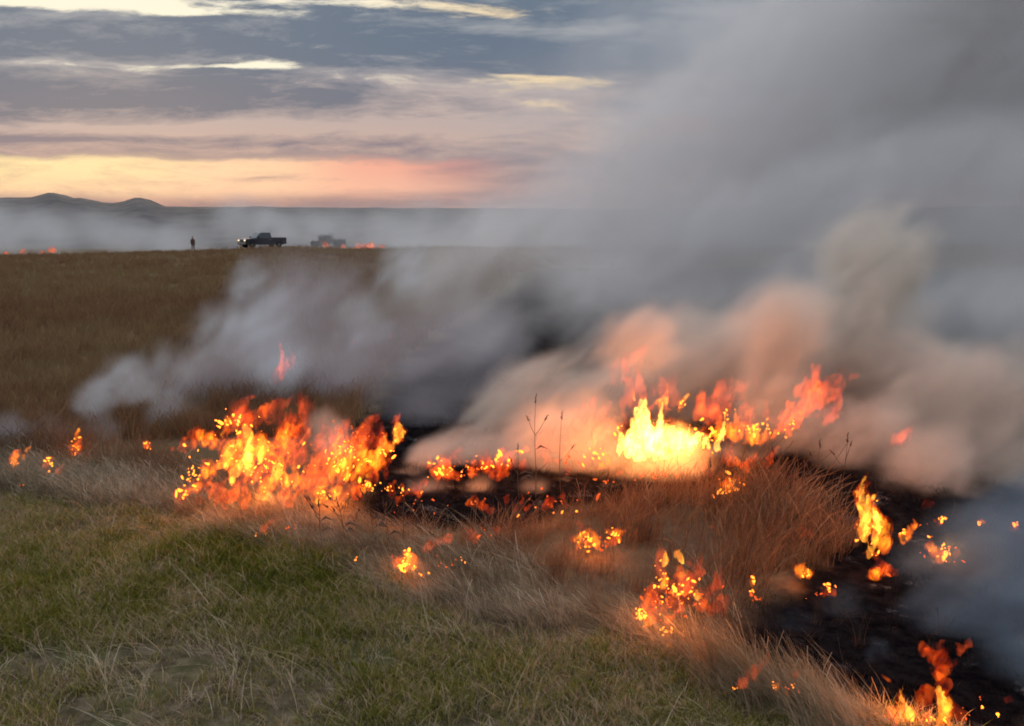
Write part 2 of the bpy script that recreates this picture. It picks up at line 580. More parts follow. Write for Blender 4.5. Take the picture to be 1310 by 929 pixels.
def scatter(name, pts, rots, scl, tufts, mat, label=None):
    """one object that grows the tufts on its points"""
    me = bpy.data.meshes.new(name)
    me.vertices.add(len(pts)); me.vertices.foreach_set('co', np.asarray(pts, np.float32).ravel())
    a = me.attributes.new('rot', 'FLOAT_VECTOR', 'POINT'); a.data.foreach_set('vector', np.asarray(rots, np.float32).ravel())
    a = me.attributes.new('scl', 'FLOAT', 'POINT'); a.data.foreach_set('value', np.asarray(scl, np.float32))
    o = bpy.data.objects.new(name, me); col.objects.link(o)
    me.materials.append(mat)
    for tf in tufts:
        tf.data.materials.clear(); tf.data.materials.append(mat)
    ng = bpy.data.node_groups.new(name, 'GeometryNodeTree')
    ng.interface.new_socket('Geometry', in_out='INPUT', socket_type='NodeSocketGeometry')
    ng.interface.new_socket('Geometry', in_out='OUTPUT', socket_type='NodeSocketGeometry')
    gi = ng.nodes.new('NodeGroupInput'); go = ng.nodes.new('NodeGroupOutput')
    jn = ng.nodes.new('GeometryNodeJoinGeometry')
    ra = ng.nodes.new('GeometryNodeInputNamedAttribute'); ra.data_type = 'FLOAT_VECTOR'; ra.inputs[0].default_value = 'rot'
    sa = ng.nodes.new('GeometryNodeInputNamedAttribute'); sa.data_type = 'FLOAT'; sa.inputs[0].default_value = 'scl'
    e2r = ng.nodes.new('FunctionNodeEulerToRotation')
    ng.links.new(ra.outputs[0], e2r.inputs[0])
    ix = X(ng, ng.nodes.new('GeometryNodeInputIndex').outputs[0])
    K = len(tufts)
    for k_, tf in enumerate(tufts):
        ip = ng.nodes.new('GeometryNodeInstanceOnPoints')
        oi = ng.nodes.new('GeometryNodeObjectInfo'); oi.inputs[0].default_value = tf
        cmp_ = ng.nodes.new('FunctionNodeCompare'); cmp_.data_type = 'FLOAT'; cmp_.operation = 'EQUAL'
        ng.links.new((ix.m('MODULO', K)).s, cmp_.inputs[0]); cmp_.inputs[1].default_value = k_; cmp_.inputs['Epsilon'].default_value = 0.1
        ng.links.new(gi.outputs[0], ip.inputs['Points']); ng.links.new(oi.outputs['Geometry'], ip.inputs['Instance'])
        ng.links.new(cmp_.outputs[0], ip.inputs['Selection']); ng.links.new(e2r.outputs[0], ip.inputs['Rotation']); ng.links.new(sa.outputs[0], ip.inputs['Scale'])
        ng.links.new(ip.outputs[0], jn.inputs[0])
    ng.links.new(jn.outputs[0], go.inputs[0])
    md = o.modifiers.new('grow', 'NODES'); md.node_group = ng
    tag(o, label, None, None, 'stuff')
    return o


rg = np.random.default_rng(11)


def land_pts(n, x0, x1, y0, y1, keep):
    x = rg.uniform(x0, x1, n); y = rg.uniform(y0, y1, n)
    k_ = keep(x, y)
    x, y = x[k_], y[k_]
    return x, y, H(x, y) + (fbm(x * 5, y * 5, x * 0, 3) - 0.5) * 0.05 * sm(30, 8, np.hypot(x, y))


def rot_random(n, tilt=0.12):
    return np.stack([rg.normal(0, tilt, n), rg.normal(0, tilt, n), rg.uniform(0, 2 * math.pi, n)], -1)


def rot_wind(n, ang, spread=0.5, tilt=.06):
    return np.stack([rg.normal(0, tilt, n), rg.normal(0, tilt, n), ang + rg.normal(0, spread, n)], -1)


in_view = lambda x, y: (abs(x) < 0.72 * y + 1.3)

# mown lawn
m_lawn = grass_mat('mown_grass', [(0.0, (0.06, 0.07, 0.009)), (0.22, (0.115, 0.115, 0.016)), (0.44, (0.165, 0.155, 0.038)), (0.6, (0.26, 0.195, 0.10)), (0.8, (0.36, 0.275, 0.175)), (1.0, (0.14, 0.095, 0.06))], 1.1, 0.3, 22.0)
r5 = random.Random(5)
lt = [tuft(r5, 34, 0.085, 0.02, 0.066, 0.0052, 1.0) for _ in range(6)]
lx, ly, lz = land_pts(76000, -8.5, 3, 1.6, 10, lambda x, y: in_view(x, y) & (edge_dist(LAWN, x, y) + (fbm(x * 3, y * 3, x * 0, 2) - 0.5) * 0.5 > -0.1))
bare = fbm(lx * 1.3, ly * 2.0, lx * 0 + 14, 3)
lk = rg.uniform(0, 1, len(lx)) < 0.12 + 0.88 * sm(0.36, 0.5, bare)
lx, ly, lz = lx[lk], ly[lk], lz[lk]
hs = 0.7 + 0.75 * fbm(lx * 1.7, ly * 1.7, lx * 0 + 9, 3)
hs *= 0.8 + 0.35 * sm(0.45, 0.65, fbm(lx * 0.9, ly * 0.9, lx * 0 + 2, 2))
scatter('mown_grass', np.stack([lx, ly, lz], -1), rot_random(len(lx)), hs * rg.uniform(0.8, 1.25, len(lx)), lt, m_lawn, 'short green and straw coloured grass along the front of the fire')

# flattened straw lying in the turf
m_straw = grass_mat('straw_litter', [(0.0, (0.10, 0.075, 0.045)), (0.5, (0.22, 0.17, 0.105)), (1.0, (0.36, 0.29, 0.20))], 2.0, 0.2, 30.0)
sx_, sy_, sz_ = land_pts(5200, -8, 3, 1.8, 9, lambda x, y: in_view(x, y) & inside(LAWN, x, y) & (fbm(x * 1.3, y * 2.0, x * 0 + 14, 3) < .53))
scatter('straw_litter', np.stack([sx_, sy_, sz_], -1), np.stack([rg.normal(0, .25, len(sx_)), rg.normal(0, .25, len(sx_)), rg.normal(2.6, .8, len(sx_))], -1), rg.uniform(.2, .5, len(sx_)),
        [tuft(r5, 12, 0.16, 0.08, 0.4, 0.008, 0.9, 1.3, 0, 4) for _ in range(4)], m_straw, 'flattened straw lying in patches on the lawn')

# tall dry grass
m_dry = grass_mat('dry_grass', [(0.0, (0.075, 0.036, 0.02)), (0.4, (0.13, 0.068, 0.038)), (0.7, (0.18, 0.11, 0.064)), (1.0, (0.27, 0.195, 0.125))], 2.2, 0.4)
tt = [tuft(r5, 20, 0.10, 0.16, 0.55, 0.0042, 0.5, 0.22, 0.3, 4) for _ in range(7)]
tl = [tuft(r5, 18, 0.12, 0.14, 0.46, 0.0056, 0.7, 1.0, 0.1, 4) for _ in range(6)]
PATCH = gpoly([(640, 700), (720, 668), (820, 650), (1000, 640), (1095, 690), (1080, 722), (1010, 742), (930, 792), (885, 806), (800, 790), (700, 770)])


def keep_tall(x, y):
    return in_view(x, y) & (edge_dist(TALL, x, y) + (fbm(x * 3, y * 3, x * 0 + 5, 2) - 0.5) * 0.35 > 0)


x, y, z = land_pts(48000, -8.5, 4.5, 2.0, 11, keep_tall)
pd = edge_dist(PATCH, x, y); ld = edge_dist(LAWN, x, y)
nz_ = fbm(x * 2, y * 2, x * 0 + 3, 3)
sc_ = (0.40 + 0.34 * sm(-0.15, 0.35, pd)) * (0.6 + 0.75 * nz_) * sm(-0.15, -0.75, ld) + 0.28 * sm(-0.6, 0.1, ld)
sc_ *= 1 + 0.35 * sm(-1.5, -3.5, x)
sc_ *= 1 - 0.5 * sm(-0.1, 0.2, pd) * sm(1.15, 0.3, x)
thin = rg.uniform(0, 1, len(x)) > sm(0, .2, pd) * (0.95 - 0.75 * sm(.38, .56, fbm(x * 3.2, y * 3.2, x * 0 + 23, 2)))
x, y, z, pd, ld, sc_ = (a_[thin] for a_ in (x, y, z, pd, ld, sc_))
lying = (rg.uniform(0, 1, len(x)) < np.clip(0.95 - 1.3 * sm(-0.25, -1.0, ld) - 0.9 * (pd > 0.1), 0, 1))
up = ~lying
scatter('tall_dry_grass', np.stack([x, y, z], -1)[up], rot_wind(up.sum(), 0.15, 1.0, .16), sc_[up] * rg.uniform(.65, 1.25, up.sum()), tt, m_dry, 'tall dry brown grass standing along the burning edge')
m_lying = grass_mat('lying_straw', [(0.0, (0.05, 0.036, 0.022)), (0.35, (0.12, 0.092, 0.056)), (0.65, (0.22, 0.178, 0.118)), (1.0, (0.36, 0.30, 0.215))], 2.6, 0.3, 40.0)
scatter('flattened_dry_grass', np.stack([x, y, z], -1)[lying], rot_wind(lying.sum(), math.pi - 0.5, 0.45), sc_[lying] * 1.15 + 0.16, tl, m_lying, 'pale flattened dry grass bent over towards the lawn')

# field beyond
m_field = grass_mat('field_grass', [(0.0, (0.11, 0.058, 0.034)), (0.45, (0.18, 0.098, 0.055)), (0.75, (0.19, 0.13, 0.06)), (1.0, (0.24, 0.175, 0.10))], 0.25, 0.35, 3.0)
n = 36000
yy = 6.8 * (118 / 6.8) ** rg.uniform(0, 1, n)
xx = rg.uniform(-0.88, 0.8, n) * yy
k_ = ~inside(BURNT, xx, yy) & ~inside(TALL, xx, yy) & ~inside(LAWN, xx, yy) 
xx, yy = xx[k_], yy[k_]
bz = (fbm(xx * 0.8, yy * 0.8, xx * 0 + 4, 3) - 0.5) * 0.22 * sm(14, 30, np.hypot(xx, yy))
fs = np.clip(0.5 + yy / 30, 0.6, 1.15) * rg.uniform(0.6, 1.2, len(xx)) * (1 + 1.1 * sm(.62, .75, fbm(xx * .12, yy * .12, xx * 0 + 6, 3)) * (yy > 70))
ft = [tuft(r5, 22, 0.12, 0.16, 0.34, 0.009, 0.4, 0.2, 0.2, 3) for _ in range(5)]
scatter('field_grass', np.stack([xx, yy, H(xx, yy) + bz], -1), rot_random(len(xx), 0.1), fs, ft, m_field, 'dry brown grass covering the field behind the fire')

# long pale grass leaning over the lip of the charred hollow
m_pale = grass_mat('pale_grass', [(0.0, (0.12, 0.085, 0.045)), (0.5, (0.22, 0.165, 0.10)), (1.0, (0.34, 0.27, 0.18))], 3.0, 0.4)
lip = [ground(*p) for p in [(880, 842), (930, 868), (990, 893), (1045, 912), (1085, 935)]]
pt = []
for i in range(270):
    q = rg.uniform(0, len(lip) - 1.001); a_, b_ = lip[int(q)], lip[int(q) + 1]
    p_ = a_.lerp(b_, q % 1) + Vector((rg.normal(0, .05), rg.normal(0, .09) - .03, 0))
    pt.append((p_.x, p_.y, float(H(p_.x, p_.y))))
tp_l = [tuft(r5, 16, 0.06, 0.16, 0.36, 0.0036, 0.35, 0.55, 0.15, 4) for _ in range(5)]
scatter('long_pale_grass', pt, rot_wind(len(pt), math.pi * .82, .5, .12), rg.uniform(.3, .8, len(pt)), tp_l, m_pale, 'long pale grass leaning over the edge of the charred ground')

# burnt stubble and ash
m_stub = grass_mat('burnt_stubble', [(0.0, (0.004, 0.0035, 0.004)), (0.6, (0.008, 0.007, 0.007)), (1.0, (0.02, 0.016, 0.015))], 3.0, 0.0)
x, y, z = land_pts(7000, -3, 6, 2.6, 10, lambda x, y: in_view(x, y) & inside(BURNT, x, y))
st = [tuft(r5, 16, 0.07, 0.02, 0.10, 0.004, 0.7, 0.2, 0, 2) for _ in range(4)]
scatter('burnt_stubble', np.stack([x, y, z], -1), rot_random(len(x), 0.3), rg.uniform(0.3, 1.0, len(x)), st, m_stub, 'charred black stubble on the burnt ground')

m_scorch = grass_mat('scorched_grass', [(0.0, (0.012, 0.008, 0.006)), (0.5, (0.04, 0.025, 0.016)), (1.0, (0.10, 0.07, 0.045))], 3.0, 0.2)
x, y, z = land_pts(1500, -1.5, 5, 2.6, 8, lambda x, y: in_view(x, y) & inside(BURNT, x, y) & (fbm(x * 1.7, y * 1.7, x * 0 + 8, 2) > .52))
scatter('scorched_grass', np.stack([x, y, z], -1), rot_random(len(x), 0.35), rg.uniform(0.08, 0.34, len(x)), [tuft(r5, 14, 0.08, 0.16, 0.5, 0.004, 0.6, 0.1, 0.2, 4) for _ in range(4)], m_scorch, 'thin scorched tufts left standing on the burnt ground')


# single dried weeds that stand out above the grass
m_weed = flat_mat('weed_stem', (0.06, 0.042, 0.03), 0.9, 0.1)
m_seed = flat_mat('seed_head', (0.05, 0.034, 0.026), 0.9, 0.1)


def tube_mesh(bm, pts, radii, seg=5):
    rings = []
    for i, (p, r_) in enumerate(zip(pts, radii)):
        p = Vector(p)
        d = (Vector(pts[min(i + 1, len(pts) - 1)]) - Vector(pts[max(i - 1, 0)])).normalized()
        a = d.orthogonal().normalized(); b = d.cross(a)
        rings.append([bm.verts.new(p + (a * math.cos(q) + b * math.sin(q)) * r_) for q in [2 * math.pi * k / seg for k in range(seg)]])
    for r0, r1 in zip(rings, rings[1:]):
        for k in range(seg):
            bm.faces.new((r0[k], r0[(k + 1) % seg], r1[(k + 1) % seg], r1[k]))
    bm.faces.new(rings[0][::-1]); bm.faces.new(rings[-1])


def weed(px, py_base, py_top, lean_px, label, seed, branches=2, group=None, Y=None):
    rr = random.Random(seed)
    b = ground(px, py_base)
    if Y:
        p_ = at(px, py_base, Y); b = Vector((p_.x, p_.y, float(H(p_.x, p_.y))))
    tip = at(px + lean_px, py_top, b.y)
    root = empty('dried_weed', b)
    tag(root, label, 'weed', group)
    d = tip - b
    h = d.length
    mid = [d * t_ + Vector((math.sin(t_ * 5 + seed) * 0.012 * h, math.cos(t_ * 4 + seed) * 0.015 * h, 0)) for t_ in (0, .25, .5, .75, 1)]
    bm = bmesh.new(); tube_mesh(bm, mid, [.0024, .0021, .0018, .0014, .001]); bm_obj('stem', bm, m_weed, root)

    def head(p, l, r_, dr):
        bm = bmesh.new()
        for q in range(7):
            t_ = q / 6
            c = p + dr * l * t_ + Vector((rr.uniform(-r_, r_), rr.uniform(-r_, r_), 0)) * 0.6
            bmesh.ops.create_icosphere(bm, subdivisions=1, radius=r_ * rr.uniform(0.5, 0.9) * (1 - 0.45 * t_), matrix=Matrix.Translation(c) @ Matrix.Diagonal((1, 1, 1.6, 1)))
        bm_obj('seed_head', bm, m_seed, root)
    head(mid[-1] - d.normalized() * 0.03, 0.05, 0.0065, d.normalized())
    for q in range(branches):
        t_ = rr.uniform(0.45, 0.8); p = d * t_
        e = p + Vector((rr.choice((-1, 1)) * rr.uniform(.03, .07), rr.uniform(-.03, .03), rr.uniform(.05, .1)))
        bm = bmesh.new(); tube_mesh(bm, [p, (p + e) / 2 + Vector((0, 0, -0.008)), e], [.002, .0018, .0012]); bm_obj('twig', bm, m_weed, root)
        head(e, 0.03, 0.006, (e - p).normalized())
    for q in range(2):
        t_ = rr.uniform(0.15, 0.5); p = d * t_; sx = rr.choice((-1, 1))
        l = rr.uniform(.05, .09)
        V = [p, p + Vector((sx * l * .4, .004, .028)), p + Vector((sx * l * .45, -.004, .018)), p + Vector((sx * l, 0, .005))]
        mesh_obj('leaf', [tuple(v) for v in V] + [tuple(v + Vector((0, .0015, -.0012))) for v in V], [(0, 2, 3, 1), (4, 5, 7, 6), (0, 1, 5, 4), (1, 3, 7, 5), (3, 2, 6, 7), (2, 0, 4, 6)], m_weed, root)


weed(684, 640, 508, 2, 'tallest dried weed, standing dark against the pink smoke with a ragged seed head', 1, 2)
weed(716, 640, 530, 2, 'thin dried weed just beside the tallest one in the pink smoke', 2, 1)
weed(664, 640, 572, -2, 'short bare weed below the tallest weed, on its left side in the smoke', 3, 1)
for i, (a, b_, c_, l_, w_) in enumerate([(411, 690, 640, -4, 'short feathery weed by the pale smoke, leftmost of the five there'), (442, 690, 640, -10, 'feathery weed second from the left of the five standing by the pale smoke'),
                                     (478, 690, 627, -8, 'feathery weed leaning left, middle one of the five by the pale smoke'), (497, 695, 640, -6, 'shorter feathery weed just right of the middle one by the pale smoke'),
                                     (515, 690, 618, 4, 'tallest feathery weed by the pale smoke, leaning slightly right')]):
    weed(a, b_, c_, l_, w_, 10 + i, 3, 'weeds in front of the pale smoke')
for i, (a, b_, c_, l_, w_) in enumerate([(905, 700, 590, 4, 'slender weed in the tall grass directly below the brightest fire'), (990, 690, 580, 8, 'slender weed on the crown of the tall grass below the long red lick'),
                                     (1040, 690, 566, 8, 'slender weed at the right shoulder of the tall grass clump'), (1072, 690, 558, 12, 'slender weed just left of the flame column, leaning right')]):
    weed(a, b_, c_, l_, w_, 20 + i, 2, 'weeds rising from the tall grass', Y=4.9)

# ------------------------------------------------------------------ pickup truck on the ridge
m_paint = flat_mat('truck_paint', (0.014, 0.017, 0.024), 0.35, 0.5, 0, 0.15, 3)
m_dark = flat_mat('dark_plastic', (0.02, 0.02, 0.022), 0.7, 0.3)
m_chrome = flat_mat('bumper_metal', (0.35, 0.35, 0.36), 0.3, 0.5, 0.8)
m_tyre = flat_mat('tyre_rubber', (0.018, 0.018, 0.018), 0.9, 0.2)
m_rim = flat_mat('wheel_rim', (0.22, 0.22, 0.23), 0.4, 0.5, 0.6)
m_glass, t_, o_ = material('window_glass')
principled(t_, o_, (0.03, 0.035, 0.04), 0.08, 0.6)


def emit_mat(name, c, s):
    m, t, o = material(name)
    e = t.nodes.new('ShaderNodeEmission'); e.inputs[0].default_value = (c[0], c[1], c[2], 1); e.inputs[1].default_value = s
    t.links.new(e.outputs[0], o.inputs[0])
    return m


m_head = emit_mat('headlight_lens', (1.0, 0.62, 0.40), 2.0)
m_tail = emit_mat('tail_lamp', (1.0, 0.05, 0.02), 0.25)


def slab(profile, y0, y1, bev=0.0):
    """side profile in x and z, given thickness in y"""
    bm = bmesh.new()
    a = [bm.verts.new((x, y0, z)) for x, z in profile]
    b = [bm.verts.new((x, y1, z)) for x, z in profile]
    n = len(a)
    bm.faces.new(a); bm.faces.new(b[::-1])
    for i in range(n):
        bm.faces.new((a[i], b[i], b[(i + 1) % n], a[(i + 1) % n]))
    bmesh.ops.recalc_face_normals(bm, faces=bm.faces)
    if bev:
        bmesh.ops.bevel(bm, geom=[e for e in bm.edges if e.calc_face_angle(0) > 0.5], offset=bev, segments=2, affect='EDGES', profile=0.6)
    return bm


def bbox(x0, x1, y0, y1, z0, z1, bev=0.0):
    return slab([(x0, z0), (x1, z0), (x1, z1), (x0, z1)], y0, y1, bev)


def lathe_y(prof, y_sign=1, seg=24):
    """profile of (radius, y) turned about the y axis"""
    bm = bmesh.new()
    rings = [[bm.verts.new((r * math.cos(q), y * y_sign, r * math.sin(q))) for q in [2 * math.pi * k / seg for k in range(seg)]] for r, y in prof]
    for r0, r1 in zip(rings, rings[1:]):
        for k in range(seg):
            bm.faces.new((r0[k], r0[(k + 1) % seg], r1[(k + 1) % seg], r1[k]))
    if len(prof) > 2:
        bm.faces.new(rings[0]); bm.faces.new(rings[-1])
    bmesh.ops.recalc_face_normals(bm, faces=bm.faces)
    return bm


def arch(cx, r, n=9):
    return [(cx + r * math.cos(a), 0.38 + r * math.sin(a)) for a in np.linspace(0, math.pi, n)]


def pickup(loc, rz):
    t = empty('pickup_truck', loc, rz)
    tag(t, 'dark pickup truck with both headlights lit, parked on the crest of the field', 'pickup truck')
    W = 0.98
    prof = [(2.72, 0.42)] + arch(1.85, 0.47) + arch(-1.75, 0.47) + [(-2.78, 0.5), (-2.78, 0.82), (-0.82, 0.82), (-0.8, 1.2), (1.22, 1.2), (1.5, 1.19), (2.55, 1.1), (2.74, 1.02), (2.78, 0.75)]
    bm_obj('body', slab(prof, -W, W, 0.025), m_paint, t)
    cabp = [(-0.83, 1.195), (1.30, 1.195), (0.62, 1.82), (0.45, 1.87), (-0.60, 1.88), (-0.74, 1.82)]
    bm = slab(cabp, -0.86, 0.86, 0.03)
    for v in bm.verts:
        if v.co.z > 1.3: v.co.y *= 1 - 0.16 * (v.co.z - 1.2) / 0.68
    bm_obj('cab', bm, m_paint, t)
    for s in (-1, 1):
        yb, yt = s * 0.866, s * 0.765
        # side window follows the lean of the cab
        q = lambda z: s * (0.86 * (1 - 0.16 * (z - 1.2) / 0.68) + 0.005)
        V = [(-0.62, q(1.27), 1.27), (1.02, q(1.27), 1.27), (0.55, q(1.74), 1.74), (-0.60, q(1.76), 1.76)]
        w = mesh_obj('side_window', V + [(a, b - s * .012, c) for a, b, c in V], [(0, 1, 2, 3), (7, 6, 5, 4), (0, 4, 5, 1), (1, 5, 6, 2), (2, 6, 7, 3), (3, 7, 4, 0)], m_glass, t)
        bm_obj('window_post', bbox(0.28, 0.33, min(q(1.5) - .012, q(1.5) + .012), max(q(1.5) - .012, q(1.5) + .012), 1.27, 1.7), m_paint, w)
        d = bm_obj('door', bbox(-0.72, 1.05, s * 0.985 - 0.008, s * 0.985 + 0.008, 0.5, 1.16, 0.005), m_paint, t)
        bm_obj('door_handle', bbox(-0.62, -0.44, s * 1.003 - 0.01, s * 1.003 + 0.01, 1.02, 1.06, 0.004), m_chrome, d)
        bm_obj('mirror', bbox(0.98, 1.10, s * 1.0 if s > 0 else -1.2, 1.2 if s > 0 else -1.0, 1.22, 1.42, 0.02), m_dark, t)
        bm_obj('bed_side', bbox(-2.78, -0.84, s * 0.95 - 0.03, s * 0.95 + 0.03, 0.815, 1.27, 0.012), m_paint, t)
        h = bm_obj('headlight', bbox(2.735, 2.80, s * 0.74 - 0.15, s * 0.74 + 0.15, 0.83, 1.01, 0.02), m_head, t)
        bm_obj('tail_light', bbox(-2.81, -2.785, s * 0.9 - 0.05, s * 0.9 + 0.05, 0.86, 1.16, 0.005), m_tail, t)
        for cx in (1.85, -1.75):
            wh = empty('wheel'); wh.parent = t; wh.location = (cx, s * 0.86, 0.38)
            bm_obj('tyre', lathe_y([(0.24, -0.1), (0.34, -0.12), (0.38, -0.09), (0.385, 0), (0.38, 0.09), (0.34, 0.12), (0.24, 0.1)], s), m_tyre, wh, True)
            bm_obj('rim', lathe_y([(0.05, 0.1), (0.08, 0.108), (0.2, 0.07), (0.237, 0.108), (0.237, -0.08)], s), m_rim, wh, True)
    V = [(1.278, -0.76, 1.225), (1.278, 0.76, 1.225), (0.66, 0.66, 1.79), (0.66, -0.66, 1.79)]
    mesh_obj('windshield', [(a + .012, b, c + .012) for a, b, c in V] + V, [(0, 1, 2, 3), (7, 6, 5, 4), (0, 4, 5, 1), (1, 5, 6, 2), (2, 6, 7, 3), (3, 7, 4, 0)], m_glass, t)
    mesh_obj('rear_window', [(-0.80, -0.6, 1.32), (-0.80, 0.6, 1.32), (-0.765, 0.55, 1.72), (-0.765, -0.55, 1.72), (-0.785, -0.6, 1.32), (-0.785, 0.6, 1.32), (-0.75, 0.55, 1.72), (-0.75, -0.55, 1.72)],
             [(0, 1, 2, 3), (7, 6, 5, 4), (0, 4, 5, 1), (1, 5, 6, 2), (2, 6, 7, 3), (3, 7, 4, 0)], m_glass, t)
    bm_obj('tailgate', bbox(-2.80, -2.75, -0.915, 0.915, 0.825, 1.265, 0.01), m_paint, t)
    bm_obj('front_bumper', bbox(2.76, 2.92, -0.97, 0.97, 0.47, 0.68, 0.03), m_chrome, t)
    bm_obj('rear_bumper', bbox(-2.95, -2.79, -0.93, 0.93, 0.5, 0.66, 0.03), m_chrome, t)
    g = bm_obj('grille', bbox(2.745, 2.79, -0.56, 0.56, 0.76, 1.0, 0.01), m_dark, t)
    for k_ in range(4):
        bm_obj('grille_bar', bbox(2.785, 2.80, -0.54, 0.54, 0.785 + k_ * .055, 0.80 + k_ * .055), m_chrome, g)
    return t


tp = at(336, 318, 111.0)
ang = math.atan2(-0.70, -0.71)
pickup((tp.x, 111.0, float(H(tp.x, 111.0)) + 0.05), ang)

# ------------------------------------------------------------------ person watching the fire
m_cloth = flat_mat('brown_work_clothes', (0.085, 0.05, 0.035), 0.9, 0.1)
m_skin = flat_mat('skin', (0.35, 0.2, 0.14), 0.6, 0.2)
m_hat = flat_mat('dark_cap', (0.05, 0.035, 0.03), 0.8, 0.1)


def skinned(name, joints, edges, mat, parent, root=0):
    me = bpy.data.meshes.new(name)
    me.from_pydata([j[:3] for j in joints], edges, [])
    o = bpy.data.objects.new(name, me); col.objects.link(o); o.parent = parent
    o.modifiers.new('skin', 'SKIN')
    o.modifiers['skin'].use_smooth_shade = True
    bm = bmesh.new(); bm.from_mesh(me)
    lay = bm.verts.layers.skin.verify()
    for v, j in zip(bm.verts, joints):
        r_ = j[3] if len(j) == 4 else j[3:5]
        v[lay].radius = (r_, r_) if not isinstance(r_, (tuple, list)) else tuple(r_)
        v[lay].use_root = (v.index == root)
    bm.to_mesh(me); bm.free()
    ss_ = o.modifiers.new('sub', 'SUBSURF'); ss_.levels = 1; ss_.render_levels = 1
    me.materials.append(mat)
    return o


def person(loc, rz):
    p = empty('person', loc, rz)
    tag(p, 'person in dark brown clothes standing alone on the crest left of the truck', 'person')
    J = [(0, 0, 0.96, .15, .11), (0, 0, 1.12, .145, .105), (0, -.01, 1.30, .17, .115), (0, -.01, 1.44, .12, .09), (0, -.02, 1.52, .055, .055), (0, -.03, 1.60, .075, .09), (0, -.03, 1.69, .085, .1), (0, -.02, 1.76, .05, .06),
         (.19, 0, 1.41, .065, .065), (.25, .02, 1.15, .05, .05), (.27, -.06, .92, .035, .035), (.27, -.09, .84, .028, .04),
         (-.19, 0, 1.41, .065, .065), (-.24, .02, 1.15, .05, .05), (-.24, -.08, .93, .035, .035), (-.24, -.11, .85, .028, .04),
         (.10, 0, .86, .095, .1), (.12, -.03, .48, .065, .07), (.13, .01, .10, .045, .05), (.14, -.14, .05, .04, .035),
         (-.10, 0, .86, .095, .1), (-.12, -.06, .48, .065, .07), (-.14, -.04, .10, .045, .05), (-.16, -.2, .05, .04, .035)]
    E_ = [(0, 1), (1, 2), (2, 3), (3, 4), (4, 5), (5, 6), (6, 7), (3, 8), (8, 9), (9, 10), (10, 11), (3, 12), (12, 13), (13, 14), (14, 15), (0, 16), (16, 17), (17, 18), (18, 19), (0, 20), (20, 21), (21, 22), (22, 23)]
    for hx, hy, hz in ((.27, -.09, .84), (-.24, -.11, .85)):
        base = 11 if hx > 0 else 15
        for k_, (ox, oy, l) in enumerate(((-.004, -.035, .085), (0, -.012, .095), (0, .01, .09), (.004, .03, .075))):
            i0 = len(J)
            J += [(hx + ox, hy + oy, hz - .045, .009, .009), (hx + ox - .01 * np.sign(hx), hy + oy - .008, hz - .045 - l * .55, .008, .008), (hx + ox - .03 * np.sign(hx), hy + oy - .012, hz - .045 - l, .006, .006)]
            E_ += [(base, i0), (i0, i0 + 1), (i0 + 1, i0 + 2)]
        i0 = len(J)
        J += [(hx - .02 * np.sign(hx), hy - .05, hz - .02, .01, .01), (hx - .03 * np.sign(hx), hy - .07, hz - .06, .008, .008)]
        E_ += [(base, i0), (i0, i0 + 1)]
    skinned('body', J, E_, m_cloth, p)
    # face, cap and jacket
    bm = bmesh.new(); bmesh.ops.create_uvsphere(bm, u_segments=16, v_segments=10, radius=1.0)
    for v in bm.verts:
        v.co = Vector((v.co.x * .076, v.co.y * .05 - .085, v.co.z * .105 + 1.645))
    f = bm_obj('face', bm, m_skin, p, True)
    bm = bmesh.new(); bmesh.ops.create_cone(bm, cap_ends=True, segments=6, radius1=.018, radius2=.008, depth=.05, matrix=Matrix.Translation((0, -.14, 1.64))); bm_obj('nose', bm, m_skin, f)
    for s in (-1, 1):
        bm = bmesh.new(); bmesh.ops.create_icosphere(bm, subdivisions=1, radius=.011, matrix=Matrix.Translation((s * .032, -.131, 1.665))); bm_obj('eye', bm, m_hat, f)
    bm_obj('mouth', bbox(-.025, .025, -.128, -.118, 1.585, 1.595), m_hat, f)
    bm = bmesh.new(); bmesh.ops.create_uvsphere(bm, u_segments=16, v_segments=8, radius=1.0)
    bmesh.ops.delete(bm, geom=[v for v in bm.verts if v.co.z < -.05], context='VERTS')
    for v in bm.verts:
        v.co = Vector((v.co.x * .105, v.co.y * .12 - .025, v.co.z * .09 + 1.705))
    bm_obj('cap', bm, m_hat, p, True)
    bm = lathe_y([(.155, 0), (.17, -.12), (.185, -.35), (.205, -.62), (.20, -.63)], 1, 20)
    for v in bm.verts:
        x_, y_, z_ = v.co
        v.co = Vector((x_ * 1.05, z_ * .8 - .01, y_ + 1.42))
    bm_obj('jacket', bm, m_cloth, p, True)
    return p


pp = at(247, 318, 108.0)
person((pp.x, 108.0, float(H(pp.x, 108.0)) - 0.05), R(40))

# ------------------------------------------------------------------ dark shrubs among the far flames
m_leaf = flat_mat('shrub_leaf', (0.022, 0.02, 0.018), 0.85, 0.1)
m_bark = flat_mat('shrub_branch', (0.04, 0.03, 0.022), 0.9, 0.1)


